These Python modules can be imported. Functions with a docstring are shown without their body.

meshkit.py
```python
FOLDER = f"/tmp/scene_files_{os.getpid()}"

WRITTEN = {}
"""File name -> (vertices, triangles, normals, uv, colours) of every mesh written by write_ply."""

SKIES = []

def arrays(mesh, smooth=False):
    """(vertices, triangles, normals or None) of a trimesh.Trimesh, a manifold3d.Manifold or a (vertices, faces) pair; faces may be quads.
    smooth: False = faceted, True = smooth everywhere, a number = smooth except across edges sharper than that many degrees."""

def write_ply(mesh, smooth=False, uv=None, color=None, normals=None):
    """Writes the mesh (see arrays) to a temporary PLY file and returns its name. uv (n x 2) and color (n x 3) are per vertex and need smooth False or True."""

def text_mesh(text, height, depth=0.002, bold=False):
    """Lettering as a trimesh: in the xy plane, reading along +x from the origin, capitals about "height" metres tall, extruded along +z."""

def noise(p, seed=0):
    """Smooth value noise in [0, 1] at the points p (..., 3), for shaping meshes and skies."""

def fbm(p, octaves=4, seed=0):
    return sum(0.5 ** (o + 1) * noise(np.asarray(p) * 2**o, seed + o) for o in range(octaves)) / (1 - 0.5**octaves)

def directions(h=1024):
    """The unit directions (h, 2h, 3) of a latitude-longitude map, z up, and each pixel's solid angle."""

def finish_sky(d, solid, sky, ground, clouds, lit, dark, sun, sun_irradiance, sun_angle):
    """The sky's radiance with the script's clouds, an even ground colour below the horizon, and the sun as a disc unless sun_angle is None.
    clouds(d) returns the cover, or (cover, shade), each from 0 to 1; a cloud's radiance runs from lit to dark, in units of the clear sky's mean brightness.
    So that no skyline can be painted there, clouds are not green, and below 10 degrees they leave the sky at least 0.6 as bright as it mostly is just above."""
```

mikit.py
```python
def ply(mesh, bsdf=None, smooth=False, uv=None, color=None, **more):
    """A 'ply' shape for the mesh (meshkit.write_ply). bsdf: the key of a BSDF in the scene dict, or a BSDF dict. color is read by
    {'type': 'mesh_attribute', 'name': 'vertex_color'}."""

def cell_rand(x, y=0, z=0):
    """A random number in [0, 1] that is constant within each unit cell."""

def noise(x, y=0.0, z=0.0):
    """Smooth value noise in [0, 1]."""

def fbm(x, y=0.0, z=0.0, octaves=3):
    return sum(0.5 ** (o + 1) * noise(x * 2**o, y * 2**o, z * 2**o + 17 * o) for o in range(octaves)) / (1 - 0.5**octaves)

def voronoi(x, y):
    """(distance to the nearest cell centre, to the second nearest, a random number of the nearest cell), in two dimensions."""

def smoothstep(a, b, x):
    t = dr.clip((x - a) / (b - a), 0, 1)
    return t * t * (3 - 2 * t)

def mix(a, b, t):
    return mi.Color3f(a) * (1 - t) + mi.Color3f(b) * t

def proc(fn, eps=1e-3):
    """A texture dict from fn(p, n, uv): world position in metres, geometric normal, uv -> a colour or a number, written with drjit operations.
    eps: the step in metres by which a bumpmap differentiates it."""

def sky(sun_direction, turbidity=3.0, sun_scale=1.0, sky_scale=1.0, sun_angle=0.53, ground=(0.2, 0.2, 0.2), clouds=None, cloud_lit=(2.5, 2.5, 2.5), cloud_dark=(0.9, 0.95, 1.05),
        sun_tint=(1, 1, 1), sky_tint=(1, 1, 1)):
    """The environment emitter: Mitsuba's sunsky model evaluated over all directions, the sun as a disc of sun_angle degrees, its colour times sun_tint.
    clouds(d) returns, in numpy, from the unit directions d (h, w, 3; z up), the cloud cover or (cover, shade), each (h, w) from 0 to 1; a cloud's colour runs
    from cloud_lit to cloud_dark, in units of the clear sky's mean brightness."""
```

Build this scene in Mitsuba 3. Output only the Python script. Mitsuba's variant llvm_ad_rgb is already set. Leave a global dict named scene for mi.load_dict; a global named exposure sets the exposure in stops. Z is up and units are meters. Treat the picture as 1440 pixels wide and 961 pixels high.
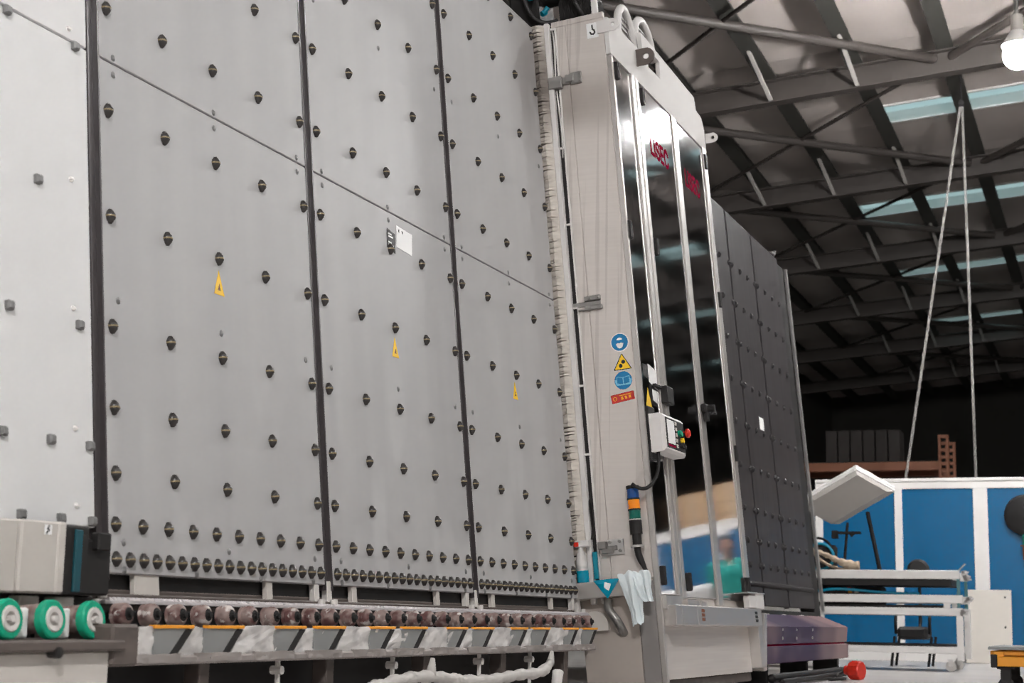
import math, random
import numpy as np, trimesh, mitsuba as mi, drjit as dr, mikit, meshkit
from mikit import noise, fbm, smoothstep, mix, cell_rand
import shapely.geometry as sg
from shapely import affinity

T = mi.ScalarTransform4f
scene, labels = {}, {}

# ------------------------------------------------------------------ camera, light, exposure
EYE = np.array([0.0, 0.0, 0.40])
FWD = np.array([0.912, 0.372, 0.171]); UP = np.array([-0.165, -0.048, 0.985])
scene['camera'] = dict(type='thinlens', fov=2 * math.degrees(math.atan(720 / 2252.9)), fov_axis='x', aperture_radius=0.006, focus_distance=7.2, near_clip=0.05, far_clip=300,
                       to_world=T().look_at(origin=EYE.tolist(), target=(EYE + FWD).tolist(), up=UP.tolist()))
exposure = 3.6
LAMP = 100.0
# lamps of the hall, with added fill across the aisle and far off: (x, y, z, strength)
LAMPS = [(16.2, 1.145, 6.03, 1.0), (11.5, -.8, 6.55, .32), (3.0, -1.8, 6.8, .24), (4.5, -5.0, 6.8, .2), (-3.0, -1.5, 6.6, 2.55), (23.0, -4.0, 6.6, .22), (10.0, -6.0, 6.55, .35)]
scene['daylight'] = dict(type='constant', radiance=dict(type='rgb', value=[.058, .086, .088]))

# ------------------------------------------------------------------ frames of reference
LEAN = math.radians(5.5536)
cl, sl = math.cos(LEAN), math.sin(LEAN)
# the glass line leans back: local x along the line, y up the slope, z out of it; its foot is at Y = 2.9, Z = 0.48
M = np.array([[1, 0, 0, 0], [0, sl, -cl, 2.9], [0, cl, sl, 0.48], [0, 0, 0, 1.0]])
HY = math.radians(1.3065)
ch, sh = math.cos(HY), math.sin(HY)
HALL = np.array([[ch, -sh, 0, 0], [sh, ch, 0, 0], [0, 0, 1, 0], [0, 0, 0, 1.0]])       # the hall stands a little askew to the line
SLOPE = 0.0763                                                                     # the roof rises towards -y
ROOF = HALL @ np.array([[1, 0, 0, 0], [0, 1, 0, 0], [0, -SLOPE, 1, SLOPE * 2.3], [0, 0, 0, 1.0]])
W = np.eye(4)
def move(x=0, y=0, z=0):
    m = np.eye(4); m[:3, 3] = (x, y, z); return m
def rot(axis, deg):
    return trimesh.transformations.rotation_matrix(math.radians(deg), axis)

# ------------------------------------------------------------------ mesh helpers
cat = lambda *ms: trimesh.util.concatenate([m for m in (ms[0] if len(ms) == 1 and isinstance(ms[0], (list, tuple)) else ms)])
def box(x0, x1, y0, y1, z0, z1, b=0.0):
    if b <= 0:
        return trimesh.creation.box(bounds=[[x0, y0, z0], [x1, y1, z1]])
    lo, hi = np.array([x0, y0, z0]), np.array([x1, y1, z1])
    b = min(b, *(0.45 * (hi - lo)))
    p = []
    for c in np.ndindex(2, 2, 2):
        q = np.where(np.array(c) == 0, lo, hi); s = np.where(np.array(c) == 0, 1, -1)
        for k in range(3):
            v = q + s * b; v[k] = q[k]; p.append(v)
    return trimesh.convex.convex_hull(np.array(p))
def hull(pts): return trimesh.convex.convex_hull(np.array(pts, float))
def poly(points, z0, z1, holes=()):
    m = trimesh.creation.extrude_polygon(points if hasattr(points, 'exterior') else sg.Polygon(points, holes), z1 - z0, engine='earcut')
    m.apply_translation([0, 0, z0]); return m
def cyl(a, b, r, n=20, r2=None):
    a, b = np.array(a, float), np.array(b, float)
    L = np.linalg.norm(b - a); r2 = r if r2 is None else r2
    m = trimesh.creation.revolve([[0, 0], [r, 0], [r2, L], [0, L]], sections=n)
    m.apply_transform(trimesh.geometry.align_vectors([0, 0, 1], (b - a) / L)); m.apply_translation(a); return m
def lathe(profile, a=(0, 0, 0), axis=(0, 0, 1), n=24):
    m = trimesh.creation.revolve(profile, sections=n)
    m.apply_transform(trimesh.geometry.align_vectors([0, 0, 1], np.array(axis, float) / np.linalg.norm(axis))); m.apply_translation(a); return m
def spline(pts, n=40):
    from scipy.interpolate import CubicSpline
    p = np.array(pts, float); t = np.r_[0, np.cumsum(np.linalg.norm(np.diff(p, axis=0), axis=1))]
    return CubicSpline(t, p)(np.linspace(0, t[-1], n))
def tube(pts, r, sides=10, closed=False):
    p = np.array(pts, float); n = len(p); rr = np.broadcast_to(r, (n,))
    t = np.gradient(p, axis=0)
    if closed: t = np.roll(p, -1, 0) - np.roll(p, 1, 0)
    t /= np.linalg.norm(t, axis=1, keepdims=True) + 1e-12
    a = np.cross(t[0], [0, 0, 1.0] if abs(t[0, 2]) < .9 else [1.0, 0, 0]); a /= np.linalg.norm(a); A = []
    for i in range(n):
        a = a - t[i] * (a @ t[i]); a /= np.linalg.norm(a); A.append(a.copy())
    A = np.array(A); Bv = np.cross(t, A); g = np.arange(sides) * 2 * np.pi / sides
    v = p[:, None] + rr[:, None, None] * (np.cos(g)[None, :, None] * A[:, None] + np.sin(g)[None, :, None] * Bv[:, None])
    v = v.reshape(-1, 3); f = []
    for i in range(n if closed else n - 1):
        i2 = (i + 1) % n
        for j in range(sides):
            j2 = (j + 1) % sides
            f += [[i * sides + j, i * sides + j2, i2 * sides + j2], [i * sides + j, i2 * sides + j2, i2 * sides + j]]
    if not closed:
        v = np.vstack([v, p[0], p[-1]]); k = n * sides
        for j in range(sides):
            j2 = (j + 1) % sides
            f += [[k, j2, j], [k + 1, (n - 1) * sides + j, (n - 1) * sides + j2]]
    m = trimesh.Trimesh(v, f, process=False); m.fix_normals(); return m
def tf(m, mat): m = m.copy(); m.apply_transform(mat); return m

def key_of(name):
    if name not in scene and not any(k.startswith(name + '__') for k in scene): return name
    i = 1
    while True:
        k = f'{name}_{i:03d}'
        if k not in scene and not any(q.startswith(k + '__') for q in scene): return k
        i += 1
counter = {}
def fresh(name):                       # the next number of a key, quickly
    i = counter.get(name, 0); counter[name] = i + 1
    return name if i == 0 else f'{name}_{i:03d}'
def shape(mesh, bsdf, smooth=30, **kw): return mikit.ply(mesh, bsdf, smooth, **kw)
def put(name, sh, mat=W, label=None, kind=None):
    k = fresh(name); scene[k] = {**sh, 'to_world': T(np.asarray(mat).tolist())}
    if label or kind:
        labels[k] = {**({'label': label} if label else {}), **({'kind': kind} if kind else {})}
    return k
def add(name, mesh, bsdf, mat=W, smooth=30, label=None, kind=None, **kw):
    return put(name, shape(mesh, bsdf, smooth, **kw), mat, label, kind)
def thing(name, label, category, group=None):
    k = fresh(name); labels[k] = {'label': label, 'category': category, **({'group': group} if group else {})}; return k
def struct(name, mesh, bsdf, mat=W, smooth=False):
    return add(name, mesh, bsdf, mat, smooth, kind='structure')

# ------------------------------------------------------------------ materials
def principled(color, rough=.5, metal=0.0, spec=.5, **kw):
    c = color if isinstance(color, dict) else {'type': 'rgb', 'value': list(color)}
    return {'type': 'twosided', 'bsdf': {'type': 'principled', 'base_color': c, 'roughness': rough, 'metallic': metal, 'specular': spec, **kw}}
def grey_sheet(p, n, uv):
    streak = fbm(p.x * 9, p.z * 0.7, 3.0, octaves=3)
    low = smoothstep(2.0, 0.7, p.z)
    smear = smoothstep(.52, .75, fbm(p.x * 5, p.z * 1.6, 7.0)) * low
    c = mix((.395, .392, .395), (.355, .352, .36), streak)
    darken = smoothstep(7.45, 8.0, p.x) * smoothstep(2.75, 3.35, p.z) * smoothstep(.12, .42, fbm(p.x * 4, p.z * 2.2, 5.0))  # uneven darker area towards the upper right end of the wall
    c = mix(c, (.15, .135, .13), darken * .6)
    return mix(c, (.49, .49, .495), smear * .35)
def white_sheet(p, n, uv): return mix((.64, .638, .64), (.60, .60, .605), fbm(p.x * 5, p.z * 1.2, 1.0))
def shaded_sheet(p, n, uv): return mix((.045, .041, .043), (.034, .031, .033), fbm(p.x * 30, p.z * 0.8, 2.0))  # grey sheet darkened in its colour to stand for the shade there
def warm_steel(p, n, uv):
    brushed = fbm(p.y * 2, p.z * 90, p.x * 2, octaves=2)
    c = mix((.62, .575, .545), (.56, .515, .49), brushed)
    darken = smoothstep(.26, .02, dr.abs(p.z - 3.30)) * (.45 + .5 * fbm(p.y * 6, p.z * 3, 3.0)) * smoothstep(9.2, 8.4, p.x)  # uneven darker band around the top hinge
    drip = smoothstep(.60, .72, fbm(p.y * 38, p.z * .8, 5.0)) * .35
    return mix(mix(c, (.16, .13, .11), darken * .75), (.36, .32, .30), drip)
def grimy(p, n, uv): return mix((.115, .092, .082), (.065, .053, .048), fbm(p.x * 14, p.y * 20, p.z * 20))
def roller_skin(p, n, uv):
    k = fbm(p.x * 9, p.y * 30, p.z * 30)
    c = mix((.10, .042, .040), (.25, .185, .17), smoothstep(.3, .65, k))
    return mix(c, (.58, .54, .52), smoothstep(.58, .78, fbm(p.x * 25, p.y * 60, p.z * 45 + 9.0)) * .8)
def film(p, n, uv): return mix((.56, .54, .53), (.40, .385, .38), smoothstep(.40, .75, fbm(p.x * 18, p.y * 18, p.z * 25)))
def bristle(p, n, uv):
    c = mix((.62, .58, .53), (.44, .40, .36), fbm(p.x * 40, p.y * 20, p.z * 70))
    darken = smoothstep(.42, .05, dr.abs(p.z - 3.42))  # darker band near the upper end of the bristles
    return mix(c, (.09, .07, .06), darken * (.62 + .3 * fbm(p.x * 10, p.z * 30, 1.0)))
def roof_cloth(p, n, uv):
    k = fbm(p.x * .5, p.y * .6, 4.0)
    return mix((.50, .445, .42), (.40, .355, .335), k)
def concrete(p, n, uv): return mix((.47, .45, .44), (.38, .365, .355), fbm(p.x * 1.2, p.y * 1.2, 0.0, octaves=4))
def purple_film(p, n, uv):
    k = smoothstep(.48, .72, fbm(p.x * 1.6, p.z * 2.0, 2.0)) * .45 + .55 * smoothstep(12.0, 12.5, p.x)  # paler pinkish far end: a reflection put into the film colour
    return mix((.035, .016, .055), (.24, .155, .155), k)
def card(p, n, uv): return mix((.50, .33, .20), (.43, .28, .165), fbm(p.x * 4, p.y * 4, p.z * 9))

mats = {
    'm_grey': principled(mikit.proc(grey_sheet), .55, 0, .3),
    'm_white': principled(mikit.proc(white_sheet), .5, 0, .3),
    'm_shaded': principled(mikit.proc(shaded_sheet), .45, 0, .09),
    'm_strip': principled((.052, .046, .048), .3),
    'm_black': principled((.014, .013, .013), .55, 0, .3),
    'm_rubber': principled((.02, .019, .019), .6),
    'm_wheel': principled({'type': 'mesh_attribute', 'name': 'vertex_color'}, .38),
    'm_door': principled((.56, .56, .575), .05, 1.0),
    'm_rail': principled((.60, .57, .55), .32, .75),
    'm_steel': principled(mikit.proc(warm_steel), .42, .25),
    'm_bright': principled((.72, .71, .70), .25, .9),
    'm_plate': principled((.62, .60, .59), .45, 0, .3),
    'm_darkwheel': principled((.05, .048, .05), .22, .3),
    'm_bolt': principled((.30, .29, .28), .4, .8),
    'm_flat_bolt': principled((.17, .17, .17), .45, .2),
    'm_grime': principled(mikit.proc(grimy), .6),
    'm_roller': principled(mikit.proc(roller_skin), .5),
    'm_guard': principled((.21, .215, .215), .5),
    'm_orange': principled((.75, .30, .02), .45),
    'm_film': principled(mikit.proc(film), .5),
    'm_belt': principled((.50, .47, .48), .6),
    'm_green': principled((.0, .30, .17), .45),
    'm_hub': principled((.55, .53, .51), .5),
    'm_bristle': principled(mikit.proc(bristle), .75),
    'm_lightgrey': principled((.50, .47, .44), .5),
    'm_whitepaint': principled((.78, .76, .74), .4),
    'm_alu': principled((.80, .785, .77), .4),
    'm_yellow': principled((.80, .50, .02), .5),
    'm_blue_sign': principled((.01, .16, .36), .45),
    'm_red_sign': principled((.45, .035, .03), .45),
    'm_logo': principled((.20, .006, .03), .9, 0, .0),
    'm_paper': principled((.78, .78, .78), .6),
    'm_ink': principled((.02, .02, .02), .6),
    'm_amber': principled((.85, .25, .01), .25),
    'm_tower_blue': principled((.01, .06, .22), .2),
    'm_tower_green': principled((.0, .10, .075), .2),
    'm_red': principled((.62, .03, .015), .4),
    'm_teal': principled((.0, .19, .27), .4),
    'm_darkteal': principled((.0, .055, .075), .5),
    'm_head': principled((.58, .565, .555), .8, 0, .08),
    'm_shaded_steel': principled((.38, .335, .305), .5, .1),  # steel with the shade at the washer foot mixed into its colour
    'm_post': principled((.22, .205, .20), .5, .2),
    'm_pale_blue': principled((.16, .45, .62), .5),
    'm_cloth': principled((.66, .72, .74), .85),
    'm_liquid': principled((.0, .25, .38), .2),
    'm_roof': principled(mikit.proc(roof_cloth), .8, 0, .2),
    'm_beam': principled((.050, .042, .038), .6),
    'm_purlin': principled((.035, .034, .030), .6),
    'm_fly': principled((.42, .40, .38), .5),
    'm_floor': principled(mikit.proc(concrete), .35),
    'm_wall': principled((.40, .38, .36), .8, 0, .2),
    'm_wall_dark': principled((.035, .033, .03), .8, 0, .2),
    'm_blue': principled((.0, .10, .24), .3),
    'm_purple': principled(mikit.proc(purple_film), .42, 0, .15),
    'm_board': principled((.62, .58, .53), .6),
    'm_stack': principled((.40, .375, .355), .6),
    'm_hose_blue': principled((.0, .22, .36), .4),
    'm_hessian': principled((.50, .40, .30), .9),
    'm_rack': principled((.17, .06, .028), .6),
    'm_box_dark': principled((.012, .009, .008), .8),
    'm_card': principled(mikit.proc(card), .8),
    'm_chain': principled((.50, .48, .46), .4, .5),
    'm_skin': principled((.50, .29, .21), .6),
    'm_hair': principled((.015, .011, .009), .6),
    'm_shirt': principled((.02, .30, .26), .9),
    'm_jeans': principled((.04, .07, .12), .9),
    'm_hose': principled((.46, .44, .42), .6),
    'm_lip': principled((.24, .215, .205), .6),
    'm_glass': {'type': 'thindielectric', 'int_ior': 1.5},
    'm_lampglow': principled((.8, .8, .8), .5),
    'm_tint': principled((.08, .20, .22), .3),
}
scene.update(mats)

# ------------------------------------------------------------------ the hall: floor, walls, roof, skylights, lamps
struct('floor', box(-10, 48, -14, 8, -.2, 0), 'm_floor', HALL)
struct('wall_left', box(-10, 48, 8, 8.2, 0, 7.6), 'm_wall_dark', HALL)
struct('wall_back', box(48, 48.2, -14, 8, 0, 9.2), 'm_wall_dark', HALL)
struct('wall_right', box(-10, 48, -14.2, -14, 0, 9.4), 'm_wall', HALL)
struct('wall_front', box(-10.2, -10, -14, 8, 0, 9.4), 'm_wall', HALL)
# roof frame: local z 7.0 = underside of the beams at y = 2.3
SKY = [(21.75, 22.55, 2.95), (26.70, 27.62, 4.02), (32.02, 32.66, 3.98), (37.55, 38.1, 3.95)]
PUR = [8.35, 7.27, 6.19, 5.11, 4.03, 2.95, 1.86, .78, -.30, -1.38, -2.46, -3.54, -4.62, -5.70, -6.78, -7.86, -8.94, -10.02, -11.1, -12.18, -13.26]
BEAMX = [-4.45, .3, 5.05, 9.8, 14.55, 19.3, 24.05, 28.8, 33.55, 38.3, 43.05]
ce = 'ceiling'
labels[ce] = {'kind': 'structure'}
xs = [-10] + [v for a in SKY for v in a[:2]] + [48]
RZ = 7.56
rng = random.Random(4)
for i in range(0, len(xs), 2):                              # roof cloth between the skylights, in bays with sagging seams
    for a in np.arange(xs[i], xs[i + 1] - .01, (xs[i + 1] - xs[i]) / max(1, round((xs[i + 1] - xs[i]) / 2.4))):
        b = a + (xs[i + 1] - xs[i]) / max(1, round((xs[i + 1] - xs[i]) / 2.4))
        g = np.linspace(0, 1, 9); h = .05 * np.abs(2 * g - 1) ** 6
        top = [(a + (b - a) * t, RZ + .16) for t in (1, 0)]
        m = poly([(a + (b - a) * t, RZ + v * -1 + .05) for t, v in zip(g, h)] + top, -8.4, 14)
        add(ce + '__roof_sheet', tf(m, np.array([[1, 0, 0, 0], [0, 0, -1, 0], [0, 1, 0, 0], [0, 0, 0, 1.0]])), 'm_roof', ROOF, False)
for i, (a, b, y1) in enumerate(SKY):
    if y1 < 8.3: add(ce + '__roof_sheet', box(a, b, y1, 8.4, RZ, RZ + .16), 'm_roof', ROOF, False)
    w = f'window_{i + 1}'; labels[w] = {'kind': 'structure'}
    ys = [y1] + [p for p in PUR if p < y1 - .3] + [-14]
    for u, v in zip(ys[:-1], ys[1:]):
        add(w + '__pane', box(a, b, v, u, RZ + .004, RZ + .008), 'm_glass', ROOF, False)
    add(w + '__frame', cat(box(a - .03, a + .02, -14, y1, RZ - .02, RZ + .16), box(b - .02, b + .03, -14, y1, RZ - .005, RZ + .16), box(a, b, y1 - .03, y1, RZ - .02, RZ + .16)), 'm_alu', ROOF, False)
for x in BEAMX:
    w, t = .09, .016
    s = [(-w, 7.0), (w, 7.0), (w, 7.0 + t), (.008, 7.0 + t), (.008, 7.3 - t), (w, 7.3 - t), (w, 7.3), (-w, 7.3), (-w, 7.3 - t), (-.008, 7.3 - t), (-.008, 7.0 + t), (-w, 7.0 + t)]
    m = tf(poly(s, -8.4, 14), np.array([[1, 0, 0, x], [0, 0, -1, 0], [0, 1, 0, 0], [0, 0, 0, 1.0]]))
    add(ce + '__beam', m, 'm_beam', ROOF, False)
    for y in PUR:
        if 2 < y < 6 and x > 14:                            # pale fly braces from the beam's foot up to the purlins
            add(ce + '__fly_brace', hull([(x - .03, y + c * .022 - .12, 7.02 + e) for c in (-1, 1) for e in (0, .03)] + [(x - 1.18, y + c * .022 - .08, 7.30 + e) for c in (-1, 1) for e in (0, .03)]), 'm_fly', ROOF, False)
for y in PUR:
    m = cat(box(-10, 48, y - .008, y + .008, 7.3, 7.52), box(-10, 48, y - .20, y + .0, 7.3, 7.312), box(-10, 48, y - .10, y, 7.50, 7.52))
    add(ce + '__purlin', m, 'm_purlin', ROOF, False)
for k, x in enumerate(BEAMX[3:-1]):                            # wind bracing: a tube and a crossing rod in every bay
    add(ce + '__brace_tube', cyl((x + .05, 6.1, 7.22), (x + 4.75, 1.9, 7.22), .055, 12), 'm_beam', ROOF, True)
    add(ce + '__brace_rod', cyl((x + .2, 1.9, 7.24), (x + 4.6, 6.1, 7.24), .028, 8), 'm_beam', ROOF, True)
    add(ce + '__brace_tube', cyl((x + 4.75, 1.7, 7.22), (x + .05, -2.4, 7.22), .05, 12), 'm_beam', ROOF, True)
LL = ['high-bay lamp glowing white before the roof beam at the upper right', 'high-bay lamp hanging over the aisle beside the washer outside the view', 'high-bay lamp hanging above the grey wall outside the view', 'unseen fill lamp added across the aisle', 'high-bay lamp behind the viewer', 'unseen fill lamp added far down the hall behind the partition', 'unseen fill lamp added on the far side of the aisle opposite the washer']
for (x, y, z, s), l in zip(LAMPS, LL):
    t = thing('high_bay_lamp', l, 'lamp')
    add(t + '__shade', lathe([(.05, .34), (.07, .33), (.15, .20), (.16, .18), (.155, .18), (.14, .20), (.06, .31), (.05, .31)], (x, y, z)), 'm_whitepaint')
    add(t + '__ballast', cyl((x, y, z + .33), (x, y, z + .5), .06, 16), 'm_lightgrey')
    add(t + '__hook', tube([(x, y, z + .5), (x, y, 7.27 - SLOPE * (y - 2.3))], .022, 8), 'm_bolt')
    d = shape(trimesh.creation.icosphere(3, .15), 'm_lampglow', True)
    scene[t + '__globe'] = {**d, 'to_world': T(move(x, y, z + .08).tolist()), 'emitter': {'type': 'area', 'radiance': {'type': 'rgb', 'value': [LAMP * s, LAMP * s * .99, LAMP * s * .97]}}}

# ------------------------------------------------------------------ wheels, screws (shared by the support walls)
def wheel_mesh():
    pr = [(0, -.0235), (.006, -.0228), (.0150, -.0105), (.0178, -.0046), (.0178, .0046), (.0150, .0105), (.006, .0228), (0, .0235)]
    body = lathe(pr, axis=(0, 1, 0), n=14)
    band = lathe([(.0172, -.0030), (.0184, -.0022), (.0184, .0022), (.0172, .0030)], axis=(0, 1, 0), n=16)
    col = np.vstack([np.tile([.030, .027, .026], (len(body.vertices), 1)), np.tile([.20, .155, .085], (len(band.vertices), 1))])
    return cat(body, band), col
wm, wc = wheel_mesh()
WHEEL = mikit.ply(wm, 'm_wheel', True, color=wc)
DWHEEL = mikit.ply(wm, 'm_darkwheel', True)
SCREW = shape(lathe([(0, .004), (.006, .004), (.0115, .0005), (.012, -.002)], n=14), 'm_flat_bolt', 40)
def sign(name, holder, pts, bs, mat, at, thick=.0012, label=None):
    return add(holder + name, tf(poly(pts, 0, thick), move(*at)), bs, mat, False, label)
def at(x, v, n): return M @ move(x, v, n)

# ------------------------------------------------------------------ grey support wall: three panels wide, lower and upper sheets
PITCH, X0, TOP = 1.3885, 3.962, 3.272
JOINT = 1.665
sw = thing('support_wall', 'tall grey leaning glass support wall studded with black wheels', 'machine wall')
for i in range(3):
    a = X0 + PITCH * i
    add(sw + '__panel', box(a + .026, a + PITCH - .026, .035, JOINT - .0025, -.03, 0, .003), 'm_grey', M)
    add(sw + '__panel', box(a + .026, a + PITCH - .026, JOINT + .0025, TOP, -.03, 0, .003), 'm_grey', M)
    cols = [a + .068 + .3135 * k for k in range(5)]
    for v in (.336, .537, .791, 1.144, 1.493, 1.840, 2.192, 2.530, 2.868, 3.205):
        for x in cols: put(sw + '__wheel', WHEEL, at(x, v, .004))
    for k in range(10): put(sw + '__wheel', WHEEL, at(a + .062 + .1393 * k, .181, .004))
    for k in range(19): put(sw + '__wheel', WHEEL, at(a + .062 + .0700 * k, .077, .004))
    for x in (a + .106, a + .700, a + 1.291):
        for v in (.128, .879, 1.626, 1.684, 2.42): put(sw + '__screw', SCREW, at(x, v, 0))
    for x in (a + .106, a + .5, a + .9, a + 1.27): put(sw + '__screw', SCREW, at(x, .046, 0))
for i in range(3):
    a = X0 + PITCH * i
    add(sw + '__seam_strip', cat(box(a - .026, a + .026, .015, TOP + .01, -.045, -.016), box(a - .030, a - .022, .015, TOP + .01, -.04, .002), box(a + .022, a + .030, .015, TOP + .01, -.04, .002)), 'm_strip', M, label='dark seam strip between the grey panels')
add(sw + '__slot_plate', box(X0 - .02, X0 + 3 * PITCH, -.075, .06, -.055, -.035, .003), 'm_black', M)
add(sw + '__back_frame', cat([box(X0, X0 + 3 * PITCH + .1, v, v + .1, -.16, -.05, .004) for v in (.06, 1.1, 2.2, 3.1)]), 'm_grime', M)
for x, v in ((4.653, 1.015), (6.038, 1.015), (7.409, 1.018)):
    k = sw + '__warning_sign'
    k = sign('__warning_sign', sw, [(-.028, 0), (.036, 0), (.004, .088)], 'm_yellow', M, (x, v, .0006), label='yellow warning triangle')
    add(k + '__mark', poly([(-.006, .016), (.012, .016), (.005, .040)], .0021, .0024), 'm_rack', M @ move(x, v, 0), False)
k = sign('__label_plate', sw, [(6.020, 1.499), (6.100, 1.484), (6.108, 1.573), (6.028, 1.586)], 'm_ink', M, (0, 0, .0006), label='small black label plate')
add(k + '__print', cat(*[box(6.036, 6.036 + w, v, v + .007, .0019, .0023) for w, v in ((.034, 1.560), (.046, 1.548), (.03, 1.522), (.05, 1.510))]), 'm_paper', M, False)
k = sign('__label_sheet', sw, [(6.115, 1.520), (6.270, 1.512), (6.282, 1.612), (6.125, 1.620)], 'm_paper', M, (0, 0, .0006), label='blank white paper sheet')
add(k + '__print', cat(*[box(x, x + .012, 1.592, 1.605, .0019, .0022) for x in (6.14, 6.175)]), 'm_ink', M, False)
for i in range(4):                                            # pairs of feet below the seams
    a = X0 + PITCH * i
    for x in (a - .085, a + .012) if i else (a - .02,):
        add(sw + '__foot', cat(box(x - .018, x + .018, -.055, .05, -.03, -.004, .003), box(x - .06, x + .06, -.068, -.045, -.05, .03, .004), cyl((x, -.04, .012), (x, -.02, .012), .014, 10)), 'm_hub', M, 30)
for i in range(3):
    for q, wd in ((.17, .13), (.95, .04)) if i == 0 else ((.20, .04), (.98, .03)):
        add(sw + '__tab', box(X0 + PITCH * i + q, X0 + PITCH * i + q + wd, -.03, .037, -.028, -.008, .002), 'm_lightgrey', M)

# ------------------------------------------------------------------ white support wall nearest the viewer
nw = thing('support_wall', 'white leaning support wall with square grey pads at the left edge', 'machine wall')
a0, a1 = 2.55, X0 - .032
add(nw + '__panel', box(a0, a1, .165, JOINT - .003, -.03, 0, .003), 'm_white', M)
add(nw + '__panel', box(a0, a1, JOINT + .003, TOP, -.03, 0, .003), 'm_white', M)
PAD = shape(cat(box(-.014, .014, -.014, .014, -.004, .014, .003), box(-.010, .010, -.010, .010, .012, .018, .002)), 'm_flat_bolt')
for r, v in enumerate((.182, .405, .766, 1.171, 1.652, 2.05, 2.5)):
    for x in ([3.909, 3.765, 3.591] if v < .3 else [3.905, 3.724, 3.517] if v < .5 else [3.866, 3.548] if r % 2 == 0 else [3.68, 3.3]):
        put(nw + '__pad', PAD, at(x, v, 0))
SCW = shape(cat(lathe([(0, .006), (.007, .006), (.009, .002), (.009, 0)], n=12), box(-.009, .009, -.002, .002, 0, .008)), 'm_whitepaint')
for v in (.224, .451, .813, 1.215, 1.701): put(nw + '__screw', SCW, at(3.84, v, 0))
add(nw + '__back_frame', cat([box(a0, X0 - .04, v, v + .1, -.16, -.05, .004) for v in (.25, 1.1, 2.2, 3.1)] + [box(3.80, 3.88, -.2, TOP, -.12, -.05)]), 'm_grime', M)

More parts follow.
